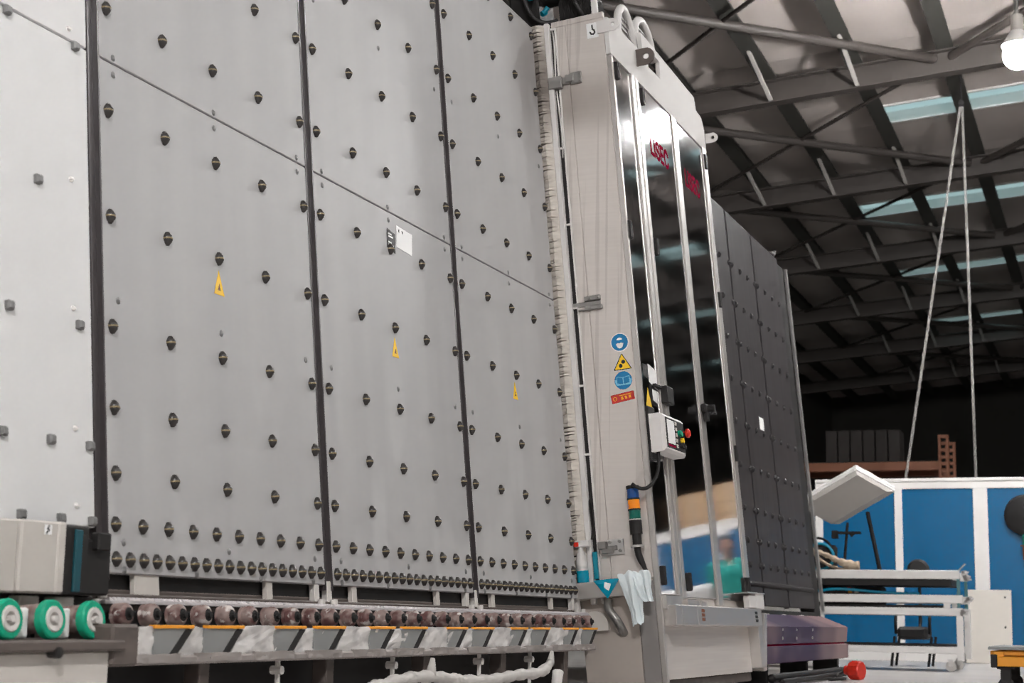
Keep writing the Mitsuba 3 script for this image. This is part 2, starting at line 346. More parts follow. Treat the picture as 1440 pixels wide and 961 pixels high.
# ------------------------------------------------------------------ support wall beyond the washer, shade put into its dark colour
dw = thing('support_wall', 'leaning support wall, darkened as in shade, with rows of small wheels beyond the washer', 'machine wall')
seams = [10.45, 12.43, 13.31, 14.36]
for a, b in zip(seams[:-1], seams[1:]):
    add(dw + '__panel', box(a + .022, b - .022, .06, TOP, -.03, 0, .003), 'm_shaded', M)
for s in seams[1:-1]:
    add(dw + '__seam_strip', box(s - .022, s + .022, .05, TOP, -.045, -.014), 'm_black', M)
for v in (.365, .555, .80, 1.135, 1.476, 1.815, 2.152, 2.481, 2.812):
    for x in (11.45, 11.75, 12.075, 12.375, 12.485, 12.745, 13.0, 13.255, 13.37, 13.64, 13.92, 14.21): put(dw + '__wheel', DWHEEL, at(x, v, .004))
for k in range(42): put(dw + '__wheel', DWHEEL, at(11.60 + .066 * k, .222, .004))
add(dw + '__end_post', box(14.37, 14.62, -.06, TOP - .03, -.14, -.01, .006), 'm_black', M, label='black end post')
add(dw + '__edge_profile', box(14.70, 14.725, .03, TOP - .02, -.02, .012, .003), 'm_bright', M, label='thin bright edge profile')
add(dw + '__bottom_rail', box(10.5, 14.4, -.035, .03, -.06, -.01, .004), 'm_black', M)
for x in (12.4, 13.0, 13.7): add(dw + '__foot', box(x, x + .12, -.03, .0, -.01, .006, .003), 'm_hub', M)
add(dw + '__edge_clip', cat(box(14.10, 14.18, TOP, TOP + .02, -.03, .02, .003), cyl((14.2, TOP, 0), (14.24, TOP + .05, .01), .012, 10)), 'm_bright', M)
k = sign('__label_sheet', dw, [(12.90, 1.505), (13.05, 1.505), (13.05, 1.61), (12.90, 1.61)], 'm_paper', M, (0, 0, .0006), label='small white label')

# ------------------------------------------------------------------ the washer: cabinet with steel front, three mirror doors and white head
gw = thing('glass_washer', 'tall stainless glass washer with mirror doors, brush strip and safety signs', 'machine')
XF, XE, NF = 8.20, 10.24, .42
def FX(n, v, x=XF):                          # a plane across the line (x = const): local x = towards the aisle, y up, z towards the viewer
    m = np.eye(4); m[:3, 0] = (0, 0, 1); m[:3, 1] = (0, 1, 0); m[:3, 2] = (-1, 0, 0); m[:3, 3] = (x, v, n); return M @ m
add(gw + '__cabinet', box(XF + .02, XE - .02, -.40, 3.27, .105, .400), 'm_lightgrey', M, False)
add(gw + '__front_panel', cat(box(XF - .004, XF + .02, .115, 3.295, .110, .168, .003), box(XF - .004, XF + .02, .115, 3.295, .170, .398, .003), box(XF - .01, XF + .02, 3.28, 3.315, .085, .40, .003)), 'm_steel', M)
add(gw + '__lower_panel', cat(box(XF + .002, XF + .02, -.52, .03, -.02, .300, .003)), 'm_shaded_steel', M)
add(gw + '__corner_post', box(XF - .004, XF + .02, -.52, .10, .302, .398, .003), 'm_post', M)
add(gw + '__corner_profile', box(XF - .008, XF + .022, -.52, 3.05, .399, .430, .004), 'm_rail', M)
hb = []                                        # brush: holder, bristle tufts, dark gap with its cable
add(gw + '__brush_holder', cat(box(XF - .03, XF + .01, .0, 3.31, .046, .076, .004), box(XF - .008, XF + .006, .0, 3.31, .100, .112, .002)), 'm_plate', M)
add(gw + '__gap_liner', box(XF + .004, XF + .03, .0, 3.3, -.05, .108), 'm_black', M, False)
rng = random.Random(7); g = []
for k in range(400):
    v = .03 + 3.27 * k / 400; d = rng.uniform(-.007, .003); q = rng.uniform(.0, .009)
    g.append(hull([(XF - .02, v, .050), (XF - .02, v + .010, .050), (XF + .01, v, .048), (XF + .01, v + .010, .048), (XF - .045 - q, v + d, .008), (XF - .045 - q, v + d + .009, .008), (XF - .035, v + d * 2, -.036 - q * .5), (XF - .035, v + d * 2 + .009, -.036 - q * .5), (XF + .0, v + d * 2, -.034)]))
add(gw + '__brush_bristles', cat(g), 'm_bristle', M, 20, label='pale bristle strip, darker near its top', kind='stuff')
add(gw + '__gap_cable', cat(tube(spline([(XF - .002, 3.28, .085), (XF - .006, 3.1, .092), (XF - .004, 2.98, .086), (XF - .006, 2.7, .095), (XF - .003, 2.5, .088)]), .006, 6)), 'm_bolt', M)
for v in (3.27, 2.55, 2.1, 1.62, 1.18, .8): add(gw + '__cable_clip', box(XF - .01, XF + .004, v, v + .012, .070, .108, .001), 'm_plate', M)
# doors and rails
DOORS = [(8.224, 8.548), (8.700, 9.388), (9.512, 10.118)]
dk = []
for a, b in DOORS:
    d = add(gw + '__door', box(a, b, .02, 3.052, .402, .418, .003), 'm_door', M); dk.append(d)
for a, b in ((8.552, 8.612), (8.628, 8.694)): add(gw + '__mullion', box(a, b, -.02, 3.06, .400, .432, .005), 'm_rail', M)
add(gw + '__mullion', box(9.394, 9.506, -.02, 3.06, .400, .428, .005), 'm_rail', M)
add(gw + '__mullion', cat(box(10.124, 10.180, -.02, 3.06, .400, .430, .004), box(10.186, XE, -.02, 3.06, .380, .424, .004)), 'm_rail', M)
HANDLE = shape(cat(box(-.020, -.005, -.05, .05, .0, .028, .004), box(.005, .020, -.05, .05, .0, .028, .004), box(-.020, .020, -.052, -.035, .0, .026, .004)), 'm_black')
for d, x, v in ((0, 8.262, 2.972), (1, 8.742, 2.972), (2, 10.152, 2.96), (0, 8.235, 2.03), (1, 8.742, 2.045), (2, 10.152, 2.0), (2, 10.17, .975), (0, 8.275, .125), (1, 8.77, .105), (2, 10.14, .12)):
    put(dk[d] + '__hinge', HANDLE, at(x, v, .417))
add(dk[2] + '__latch', cat(box(9.40, 9.58, 1.15, 1.20, .43, .462, .006), cyl((9.47, 1.175, .46), (9.47, 1.175, .50), .022, 14), box(9.52, 9.62, 1.155, 1.178, .455, .475, .004), box(9.44, 9.50, 1.10, 1.16, .43, .455, .004)), 'm_black', M)
tm = meshkit.text_mesh('LiSEC', .112, .0008, bold=True); tm.apply_translation(-tm.bounds[0]); tm = cat(*[tf(tm, move(i * .0035, j * .0025, k * .00005)) for k, (i, j) in enumerate(((0, 0), (1, 0), (-1, 0), (0, 1), (0, -1)))]); tm.apply_translation(-tm.bounds[0])
for d, x, v, w in ((1, 8.865, 2.648, .385), (2, 9.620, 2.648, .35)):
    add(dk[d] + '__lettering', tf(tm, move(x, v, .4182) @ np.diag([w / tm.extents[0], 1, 1, 1])), 'm_logo', M, False, label='red lettering')
# white head with a cut-out, conduits and lifting eyes
head = sg.Polygon([(8.19, 3.056), (XE, 3.056), (XE, 3.205), (10.19, 3.285), (10.06, 3.30), (10.045, 3.385), (8.86, 3.425), (8.86, 3.285), (8.19, 3.275)], [[(8.96, 3.235), (9.22, 3.245), (9.23, 3.36), (9.02, 3.372)]])
add(gw + '__head_plate', poly(head, .400, .426), 'm_head', M, False)
add(gw + '__head_box', box(8.90, 10.04, 3.27, 3.38, .10, .27, .005), 'm_plate', M)
for x0, x1, vt in ((8.58, 8.84, 3.50), (8.93, 9.26, 3.56)):
    vb = 3.28 if x0 < 8.8 else 3.385
    pts = spline([(x0, vb, .372), (x0, vt - .07, .372), ((x0 + x1) / 2, vt + .03, .372), (x1, vt - .07, .372), (x1, vb, .372)], 30)
    c = add(gw + '__conduit', tube(pts, .024, 12), 'm_plate', M, True)
    add(c + '__fan', cat(cyl(((x0 + x1) / 2, vt - .09, .33), ((x0 + x1) / 2, vt - .09, .365), .075, 24), *[box((x0 + x1) / 2 - .08, (x0 + x1) / 2 + .08, vt - .10 + q, vt - .09 + q, .365, .372) for q in (-.05, -.015, .02, .055)]), 'm_bolt', M)
add(gw + '__head_post', box(8.30, 8.33, 3.28, 3.72, .30, .335, .004), 'm_plate', M)
def eye(name_mat, n0, v, x, r, hole, L, mat):
    p = sg.LineString([(0, 0), (L, 0)]).buffer(r, cap_style=1, quad_segs=10).intersection(sg.box(0, -1, 9, 1)).difference(sg.Point(L, 0).buffer(hole, quad_segs=8))
    return add(gw + '__lifting_eye', poly(p, -.006, .006), mat, FX(n0, v, x) , False)
eye('a', .36, 3.222, XF - .012, .036, .013, .095, 'm_plate'); eye('b', .43, 3.20, 8.70, .052, .018, .06, 'm_grime'); eye('c', .425, 3.155, 10.26, .034, .013, .05, 'm_plate')
k = add(gw + '__hook_sign', poly([(-.034, -.045), (.034, -.045), (.034, .045), (-.034, .045)], 0, .001), 'm_paper', FX(.330, 3.215, XF - .0045), False, label='small white sign with a crane hook')
hk = np.array([(0, .03), (0, .008), (.010, -.002), (.013, -.013), (.004, -.024), (-.010, -.020), (-.014, -.010)])
add(k + '__mark', poly(sg.LineString(hk).buffer(.0045), .0012, .0016), 'm_ink', FX(.330, 3.215, XF - .0045), False)
# hinges and brackets on the steel front
def fbox(n0, n1, v0, v1, d0, d1, b=.003): return tf(box(n0, n1, v0, v1, d0, d1, b), np.linalg.inv(M) @ FX(0, 0, XF - .004))
add(gw + '__bracket', cat(fbox(.050, .128, 2.905, 2.975, 0, .035), fbox(.128, .175, 2.925, 2.965, 0, .02), fbox(.150, .20, 2.93, 2.975, .0, .03), fbox(.178, .245, 2.918, 2.985, 0, .02), *[fbox(a, a + .010, b, b + .010, .02, .026, .002) for a in (.185, .230) for b in (2.925, 2.97)]), 'm_bolt', M, label='bright hinge bracket near the top')
add(gw + '__bracket', cat(fbox(.150, .245, 1.650, 1.676, 0, .022), fbox(.150, .250, 1.598, 1.622, 0, .022), fbox(.075, .24, 1.622, 1.650, 0, .006), fbox(.11, .16, 1.60, 1.606, 0, .02), *[fbox(a, a + .014, v, v + .014, .02, .03, .002) for a in (.175, .225) for v in (1.604, 1.656)]), 'm_bolt', M, label='double clamp bracket at mid height')
add(gw + '__bracket_plate', fbox(.165, .255, .25, .335, 0, .012), 'm_bright', M)
add(gw + '__bracket', cat(fbox(.120, .165, .285, .325, 0, .05), fbox(.165, .22, .275, .30, .01, .03), fbox(.14, .20, .26, .285, 0, .05), *[tf(cyl((.18 + .055 * a, .27 + .05 * b, .01), (.18 + .055 * a, .27 + .05 * b, .03), .008, 10), np.linalg.inv(M) @ FX(0, 0)) for a in (0, 1) for b in (0, 1)]), 'm_bolt', M, label='metal clamp low on the front')
# safety signs
def disc(r, n=28): return sg.Point(0, 0).buffer(r, quad_segs=n // 4)
def front_sign(name, n, v, base, bs, marks, label):
    k = add(gw + '__' + name, poly(base, 0, .001), bs, FX(n, v, XF - .0045), False, label=label)
    for p, mb, z in marks:
        for q in getattr(p, 'geoms', [p]): add(k + '__mark', poly(q, .001 + z, .0016 + z), mb, FX(n, v, XF - .0045), False)
el = lambda x, y, a, b: affinity.scale(sg.Point(x, y).buffer(1, quad_segs=8), a, b)
headp = el(0, -.004, .021, .030)
front_sign('safety_sign', .328, 1.396, disc(.052), 'm_paper', [(disc(.0475), 'm_blue_sign', 0), (headp, 'm_paper', .0007), (sg.box(-.022, -.004, .022, .009).buffer(.003), 'm_blue_sign', .0014), (el(-.009, -.010, .009, .006).union(el(.009, -.010, .009, .006)), 'm_paper', .0021), (sg.box(-.022, .010, .022, .013), 'm_blue_sign', .0014)], 'round blue sign with a head in goggles')
tri = sg.Polygon([(-.046, -.036), (.046, -.036), (0, .044)])
front_sign('safety_sign', .333, 1.283, tri.buffer(.004), 'm_ink', [(tri, 'm_yellow', 0), (el(-.010, -.018, .010, .011).union(el(.006, .003, .011, .011)), 'm_ink', .0007)], 'yellow warning triangle with two black rollers')
pg = [sg.Polygon([(s * .034, .020), (s * .0025, .014), (s * .0025, -.020), (s * .034, -.014)]) for s in (1, -1)]
front_sign('safety_sign', .330, 1.184, disc(.050), 'm_blue_sign', [(sg.Polygon([(-.050, .006), (.050, .006), (.050, -.026), (-.050, -.026)]).intersection(disc(.048)), 'm_pale_blue', .0), (pg[0].union(pg[1]).buffer(.0035), 'm_pale_blue', .0004), (sg.MultiPolygon(pg), 'm_blue_sign', .0011)], 'round blue sign with an open book')
front_sign('safety_sign', .319, 1.092, affinity.rotate(sg.box(-.062, -.020, .062, .020).buffer(.004), 6), 'm_red_sign', [(affinity.rotate(p, 6, origin=(0, 0)), 'm_orange', .0) for p in [el(-.045, 0, .011, .012).difference(el(-.045, 0, .007, .008))] + [sg.box(x, -.012, x + .012, .004) for x in (-.010, .012, .034)] + [sg.box(-.018, .010, .050, .014)]], 'small red sign')
# labels on the first door, tray, apron, feet
add(dk[0] + '__label_plate', poly([(8.285, 1.215), (8.370, 1.205), (8.370, 1.285), (8.285, 1.280)], .4182, .4192), 'm_ink', M, False)
add(dk[0] + '__label_sheet', poly([(8.385, 1.190), (8.535, 1.165), (8.535, 1.275), (8.385, 1.295)], .4182, .4192), 'm_paper', M, False, label='white label sheet')
k = add(dk[0] + '__warning_sign', poly([(8.265, 1.0), (8.420, 1.0), (8.345, 1.155)], .4182, .4192), 'm_yellow', M, False, label='yellow warning triangle')
add(dk[0] + '__door_lock', cat(box(8.55, 8.68, 1.09, 1.19, .43, .47, .006), box(8.44, 8.56, 1.17, 1.19, .418, .44, .004)), 'm_black', M, label='black door lock')
add(dk[0] + '__notice', poly([(8.43, 1.095), (8.51, 1.085), (8.51, 1.155), (8.43, 1.16)], .4182, .4192), 'm_paper', M, False)
add(gw + '__drip_tray', cat(box(XF - .10, XF, .030, .036, -.02, .34, .002), box(XF - .10, XF - .094, .030, .116, -.02, .34, .002), box(XF - .006, XF, .03, .118, -.02, .34, .002), *[box(XF - .10, XF, .030, .116, a, a + .006, .002) for a in (-.02, .334)]), 'm_rail', M, label='steel drip tray below the front')
add(gw + '__drain_pipe', tube(spline([(XF - .03, .02, .15), (XF - .06, -.04, .16), (XF - .06, -.10, .20), (XF - .03, -.14, .21), (XF + .01, -.16, .21)]), .022, 12), 'm_bolt', M, True)
add(gw + '__end_cap', cat(poly(sg.Point(0, 0).buffer(.075).intersection(sg.box(-1, 0, 1, 1)), 0, .03), box(-.075, .075, -.03, 0, 0, .03)), 'm_lightgrey', FX(.06, -.11, XF + .0), False)
for x0, x1, v0, v1 in ((8.22, 8.50, -.055, .02), (8.62, 8.86, -.05, .005), (8.90, 9.02, -.045, -.005)):
    add(gw + '__ledge', cat(box(x0, x1, v0, v1, .42, .455, .004), box(x0, x1, v1, v1 + .004, .40, .46, .001)), 'm_rail', M)
for x0, x1 in ((8.235, 8.345), (8.352, 8.655), (8.66, 10.17)):
    add(gw + '__apron', box(x0, x1, -.142, -.034, .40, .495, .004), 'm_rail', M)
for x, bs in ((8.735, 'm_rack'), (9.99, 'm_ink')):
    add(gw + '__stamp', cat([box(x + .0 + .014 * j, x + .011 + .014 * j, -.118 + .024 * i, -.100 + .024 * i, .4952, .4960) for i in range(3) for j in range(5)]), bs, M, False)
add(gw + '__recess_panel', box(8.23, 10.14, -.42, -.14, .395, .405, .002), 'm_steel', M)
add(gw + '__post', box(10.15, 10.26, -.40, -.03, .36, .47, .006), 'm_rail', M)
add(gw + '__base_rail', box(8.3, 10.2, -.475, -.42, .05, .38, .005), 'm_grime', M)
for x in (8.9, 10.12): add(gw + '__foot', cyl((x, -.40, .33), (x, -.475, .338), .02, 12), 'm_bolt', M)
add(gw + '__clamp_block', cat(box(9.86, 10.02, -.03, .045, .46, .50, .004), box(10.03, 10.25, -.035, .06, .45, .50, .004)), 'm_plate', M, label='white clamp blocks above the apron')
add(gw + '__clamp_bar', box(9.80, 10.25, .058, .066, .42, .51, .002), 'm_bright', M)

# on the washer: control box, signal tower, pump, bottle, cloth
CM = M @ move(-.07, .005, 0)
cb = thing('control_box', 'light grey control box with screen and red emergency button on the washer door', 'control box')
fr = [(8.30, .775), (8.30, .985), (8.715, .985), (8.715, .775)]
add(cb + '__housing', hull([(x, v, n) for x, v in fr for n in (.442, .505)] + [(8.32, .79, .52), (8.32, .97, .52), (8.70, .97, .52), (8.70, .79, .52)]), 'm_plate', CM)
add(cb + '__bracket', box(8.30, 8.42, .74, 1.03, .42, .445, .003), 'm_black', CM)
add(cb + '__front', box(8.345, 8.690, .80, .965, .519, .523, .001), 'm_ink', CM, False)
add(cb + '__screen', box(8.365, 8.500, .825, .955, .523, .5245, .0), 'm_paper', CM, False, label='pale screen')
add(cb + '__screen_text', box(8.365, 8.500, .808, .820, .523, .5242), 'm_logo', CM, False)
for i in range(5): add(cb + '__key', box(8.515, 8.545, .812 + .031 * i, .832 + .031 * i, .523, .527, .001), 'm_lightgrey', CM, False)
for x, v, bs in ((8.60, .895, 'm_green'), (8.62, .862, 'm_yellow'), (8.60, .83, 'm_black'), (8.65, .83, 'm_black'), (8.645, .895, 'm_black'), (8.575, .90, 'm_green')):
    add(cb + '__button', cyl((x, v, .522), (x, v, .540), .014, 14), bs, CM)
add(cb + '__emergency_button', lathe([(0, 0), (.012, 0), (.012, .02), (.024, .024), (.026, .036), (.018, .044), (0, .045)], (8.66, .905, .522), (0, 0, 1)), 'm_red', CM, label='red mushroom button')
add(cb + '__cable', tube(spline([(8.33, .78, .47), (8.31, .70, .47), (8.25, .62, .46), (8.17, .57, .42), (8.165, .60, .36)]), .010, 8), 'm_black', CM, True)
st = thing('signal_tower', 'signal tower with blue, amber and green segments on the washer corner', 'signal light')
sx, sn = XF - .06, .345
def seg(v0, v1, r): return lathe([(0, 0), (r, 0), (r, v1 - v0), (0, v1 - v0)], (sx, v0, sn), (0, 1, 0), 20)
add(st + '__cap', seg(.585, .602, .034), 'm_black', M)
add(st + '__segment', seg(.535, .585, .031), 'm_tower_blue', M, label='blue segment'); add(st + '__ring', seg(.527, .535, .034), 'm_black', M)
k = add(st + '__segment', seg(.478, .527, .031), 'm_amber', M, label='amber segment'); add(st + '__ring', seg(.470, .478, .034), 'm_black', M)
add(st + '__segment', seg(.425, .470, .031), 'm_tower_green', M, label='green segment'); add(st + '__ring', seg(.418, .425, .034), 'm_bright', M)
add(st + '__base', cat(seg(.345, .418, .033), seg(.285, .345, .024)), 'm_black', M)
add(st + '__bracket', cat(lathe([(0, 0), (.036, 0), (.036, .012), (0, .012)], (sx, .275, sn), (0, 1, 0)), box(sx, XF, .275, .287, sn - .02, sn + .02, .002)), 'm_bright', M)
add(st + '__cable', tube(spline([(sx, .28, sn), (sx, .23, sn + .004), (sx + .01, .18, sn + .02), (sx + .01, .14, sn + .035)]), [.018] * 20 + list(np.linspace(.018, .008, 20)), 8), 'm_black', M, True)
pu = thing('pump_unit', 'black pump unit with teal fittings on top of the washer', 'pump')
add(pu + '__motor', cat(cyl((8.42, 3.43, .10), (8.42, 3.43, .31), .11, 24), *[cyl((8.42, 3.43, .12 + .02 * i), (8.42, 3.43, .128 + .02 * i), .118, 24) for i in range(9)]), 'm_black', M)
add(pu + '__motor', cat(cyl((8.42, 3.62, -.02), (8.42, 3.62, .22), .10, 24)), 'm_black', M)
add(pu + '__base', box(8.25, 8.56, 3.318, 3.335, -.08, .28, .004), 'm_black', M)
add(pu + '__housing', box(8.30, 8.58, 3.32, 3.75, -.20, -.02, .01), 'm_black', M)
for a, b in (((8.26, 3.53, -.05), (8.26, 3.58, .0)), ((8.27, 3.42, .02), (8.27, 3.45, .05)), ((8.28, 3.60, -.15), (8.28, 3.64, -.12))): add(pu + '__fitting', cat(cyl(a, b, .014, 12), cyl(np.array(a) - .008, np.array(a) + .010, .019, 6)), 'm_teal', M)
add(pu + '__hose', cat(tube(spline([(8.27, 3.70, -.10), (8.24, 3.50, -.08), (8.26, 3.38, -.02), (8.28, 3.36, .1)]), .014, 8), tube(spline([(8.28, 3.60, .1), (8.24, 3.48, .2), (8.26, 3.37, .25), (8.36, 3.35, .25)]), .012, 8)), 'm_rubber', M, True)
bo = thing('spray_bottle', 'small bottle with red cap and blue liquid beside the brush strip', 'bottle')
bm = FX(.030, .118, XF - .068)
add(bo + '__body', lathe([(0, 0), (.030, 0), (.032, .006), (.032, .062), (0, .062)], axis=(0, 1, 0)), 'm_liquid', bm, label='blue liquid')
add(bo + '__neck', lathe([(.0, .0625), (.032, .0625), (.031, .10), (.024, .15), (.014, .17), (.013, .185), (0, .185)], axis=(0, 1, 0)), 'm_film', bm)
add(bo + '__cap', cat(box(-.03, .05, .186, .222, -.014, .014, .005)), 'm_plate', bm)
add(bo + '__trigger', box(-.035, -.005, .190, .216, -.012, .018, .005), 'm_red', bm, label='red cap')
lb = thing('detergent_pouch', 'blue and white pouch hanging over the steel drip tray', 'pouch')
add(lb + '__pouch', hull([(XF - .108, .118, .10), (XF - .108, .118, .245), (XF - .104, .02, .17), (XF - .118, .10, .13), (XF - .118, .10, .21), (XF - .10, .122, .10), (XF - .10, .122, .245), (XF - .114, .05, .165)]), 'm_liquid', M)
add(lb + '__print', hull([(XF - .1195, .108, .165), (XF - .1195, .095, .20), (XF - .117, .060, .185), (XF - .121, .082, .160), (XF - .120, .07, .17)]), 'm_paper', M)
add(lb + '__strip', box(XF - .05, XF - .032, .13, .275, .085, .110, .003), 'm_teal', M)
cb2 = thing('wiring', 'pair of thin black wires hanging down to the spray bottle', 'cable')
add(cb2 + '__wire', tube(spline([(XF - .014, .56, .084), (XF - .02, .46, .086), (XF - .018, .38, .086), (XF - .045, .345, .086)]), .004, 6), 'm_black', M, True)
add(cb2 + '__wire', tube(spline([(XF - .012, .60, .095), (XF - .02, .48, .098), (XF - .02, .40, .10), (XF - .045, .345, .094)]), .004, 6), 'm_black', M, True)

def sheet(path, width_dir, widths, folds, thick=.004, seed=0):
    """A cloth: a path of points, spread to both sides, with folds."""
    p = spline(path, 36); nW = 22; r = np.random.default_rng(seed)
    wd = np.array(width_dir, float); w = np.interp(np.linspace(0, 1, 36), np.linspace(0, 1, len(widths)), widths)
    t = np.gradient(p, axis=0); t /= np.linalg.norm(t, axis=1, keepdims=True); nrm = np.cross(t, wd)
    u = np.linspace(-.5, .5, nW); ph = r.uniform(0, 6, 3)
    off = folds * 1.5 * (np.sin(9 * u[None] + ph[0] + 2 * np.linspace(0, 1, 36)[:, None]) + .6 * np.sin(19 * u[None] + ph[1]) + .4 * np.sin(7 * np.linspace(0, 1, 36)[:, None] + ph[2]))
    P0 = p[:, None] + wd * (u[None] * w[:, None])[..., None] + nrm[:, None] * off[..., None]
    P0 = P0 + (np.stack([meshkit.fbm(P0.reshape(-1, 3) * 32, octaves=3, seed=seed + c) for c in range(3)], 1).reshape(P0.shape) * folds * 2.2)
    P1 = P0 + nrm[:, None] * thick
    A = np.concatenate([P0.reshape(-1, 3), P1.reshape(-1, 3)]); n0 = 36 * nW; f = []
    for i in range(35):
        for j in range(nW - 1):
            a, b, c, d = i * nW + j, i * nW + j + 1, (i + 1) * nW + j + 1, (i + 1) * nW + j
            f += [[a, b, c], [a, c, d], [n0 + a, n0 + c, n0 + b], [n0 + a, n0 + d, n0 + c]]
    for i in range(35):
        for j in (0, nW - 1):
            a, d = i * nW + j, (i + 1) * nW + j; f += [[a, d, n0 + d], [a, n0 + d, n0 + a]]
    for j in range(nW - 1):
        for i in (0, 35):
            a, b = i * nW + j, i * nW + j + 1; f += [[a, b, n0 + b], [a, n0 + b, n0 + a]]
    m = trimesh.Trimesh(A, f, process=False); m.fix_normals(); return m
tx = XF - .085
rag = cat(sheet([(tx + .05, .085, .27), (tx + .03, .125, .27), (tx - .01, .138, .285), (tx - .045, .12, .30), (tx - .055, .02, .315), (tx - .05, -.13, .325)], (0, 0, 1), (.09, .12, .13, .10, .075, .06), .006, seed=3),
          sheet([(tx + .02, .13, .33), (tx - .02, .14, .345), (tx - .045, .12, .365), (tx - .052, .05, .38), (tx - .05, -.02, .395)], (0, 0, 1), (.09, .11, .09, .07, .055), .005, seed=5))
add('cleaning_cloth', rag, 'm_cloth', M, True)
labels['cleaning_cloth'] = {'label': 'pale crumpled cleaning cloth hanging over the washer drip tray', 'category': 'cloth'}

# ------------------------------------------------------------------ roller conveyor at the foot of the grey wall
rc = thing('roller_conveyor', 'dirty roller conveyor with orange-edged guard plates below the grey wall', 'conveyor')
RO = shape(lathe([(0, 0), (.030, 0), (.0340, .003), (.0340, .011), (.0315, .013), (.0315, .016), (.0340, .018), (.0342, .030), (.0325, .039), (.028, .045), (.020, .049), (.018, .046), (0, .046)], n=28), 'm_roller', 40)
GAPDISC = shape(lathe([(.019, .046), (.018, .050), (.010, .051), (.009, .060), (0, .060)], n=20), 'm_black', 40)  # black disc added to imitate the shaded gap beside each roller
AX = trimesh.geometry.align_vectors([0, 0, 1], [0, -cl, sl])
for k in range(30):
    x = 3.925 + .1393 * k
    r = put(rc + '__roller', RO, move(x, 2.825, .392) @ AX @ rot([0, 0, 1], 37 * k))
    put(r + '__end_cap', GAPDISC, move(x, 2.825, .392) @ AX)
add(rc + '__back_beam', cat(box(3.86, 8.12, 2.93, 2.99, .425, .468, .004), box(3.86, 8.12, 2.90, 2.93, .425, .455, .004), box(3.86, 8.12, 2.86, 2.935, .405, .425, .003)), 'm_grime')
teeth = cat([box(3.9, 8.12, 2.843, 2.862, .424, .436, .002)] + [hull([(x, 2.843, .436), (x + .016, 2.843, .436), (x, 2.862, .436), (x + .016, 2.862, .436), (x + .005, 2.848, .444), (x + .012, 2.848, .444), (x + .008, 2.858, .444)]) for x in np.arange(3.92, 8.10, .024)])
add(rc + '__toothed_belt', teeth, 'm_belt', smooth=20)
add(rc + '__roller_bed', box(3.86, 8.12, 2.83, 2.90, .30, .405, .004), 'm_black')
rng = np.random.default_rng(5)
def crumple(x0, x1, z0, z1, y, d, skew=0.0, seed=0):
    m = trimesh.creation.box(extents=[1, 1, 1])
    for _ in range(4): m = m.subdivide()
    v = np.array(m.vertices) + .5
    q = v * [ (x1 - x0), d, (z1 - z0)]
    n = meshkit.fbm(q * 26 + seed * 3.7, octaves=4, seed=seed)
    n = np.asarray(n); n = n - n.mean()
    out = np.stack([x0 + v[:, 0] * (x1 - x0) + skew * v[:, 2], y - v[:, 1] * d - n * .020 * (.3 + v[:, 1]), z0 + v[:, 2] * (z1 - z0) + n * .010], 1)
    return trimesh.Trimesh(out, m.faces, process=False)
GY = 2.66
def plate(pts): return tf(poly(pts, 0, .008), np.array([[1, 0, 0, 0], [0, 0, -1, GY + .008], [0, 1, 0, 0], [0, 0, 0, 1.0]]))
for j in range(6):
    b = 3.884 + .6705 * j
    zt, zb = .3575, .284
    last = j == 5
    add(rc + '__guard_plate', plate([(b, zt), (b + .160, zt), (b + .080, zb), (b, zb)]), 'm_guard', smooth=False)
    add(rc + '__edge_strip', box(b - .004, b + .196, GY - .006, GY + .016, zt, zt + .0095, .001), 'm_orange', label='orange edge strip')
    for q in (0, .280): add(rc + '__slash_strip', plate([(b + q + .160, zt - .002), (b + q + .200, zt - .002), (b + q + .120, zb), (b + q + .080, zb)]), 'm_black', smooth=False, label='black slanted strip')
    add(rc + '__guard_plate', plate([(b + .258, zt), (b + .440, zt), (b + .360, zb), (b + .258, zb)]), 'm_guard', smooth=False)
    if not last or True: add(rc + '__edge_strip', box(b + .272, b + .476, GY - .006, GY + .016, zt, zt + .0095, .001), 'm_orange', label='orange edge strip')
    add(rc + '__film_wrap', crumple(b + .128, b + .258, zb - .004, zt + .002, GY + .014, .010, .075, j * 2), 'm_film', smooth=40, label='crumpled white film')
    if not last: add(rc + '__film_wrap', crumple(b + .410, b + .668, zb - .006, zt + .008, GY + .014, .012, .075, j * 2 + 1), 'm_film', smooth=40, label='crumpled white film')
add(rc + '__film_wrap', crumple(3.765, 3.880, .274, .362, GY + .02, .02, 0, 31), 'm_film', smooth=40, label='crumpled white film')
add(rc + '__guard_backing', box(3.80, 7.70, GY + .022, GY + .036, .28, .355, .002), 'm_black')
lip = box(3.74, 7.68, GY - .012, GY + .05, .256, .282, .006)
for _ in range(1): pass
add(rc + '__guard_rail', cat(lip, *[crumple(3.76 + .33 * i, 3.76 + .33 * i + .24, .262, .287, GY + .0, .016, 0, 60 + i) for i in range(12)]), 'm_lip', smooth=40)
for x in (4.5, 5.35, 6.2, 7.05, 7.9): add(rc + '__leg', box(x, x + .06, 2.90, 2.96, 0, .42, .004), 'm_grime')
for x in (4.62, 5.46, 6.28, 6.86): add(rc + '__hanger', cat(box(x, x + .014, GY + .02, GY + .034, .10, .262, .002), cyl((x + .007, GY + .01, .225), (x + .007, GY + .05, .225), .014, 10)), 'm_hub')
add(rc + '__skirt', box(3.8, 8.1, 3.02, 3.04, .0, .5, .002), 'm_black')
ho = thing('drain_hose', 'pale lumpy hose slung below the roller conveyor', 'hose')
hp = spline([(5.0, 2.62, .135), (5.23, 2.6, .165), (5.58, 2.6, .182), (5.92, 2.6, .160), (6.28, 2.6, .156), (6.60, 2.6, .168), (6.86, 2.6, .192), (6.90, 2.6, .21)], 160)
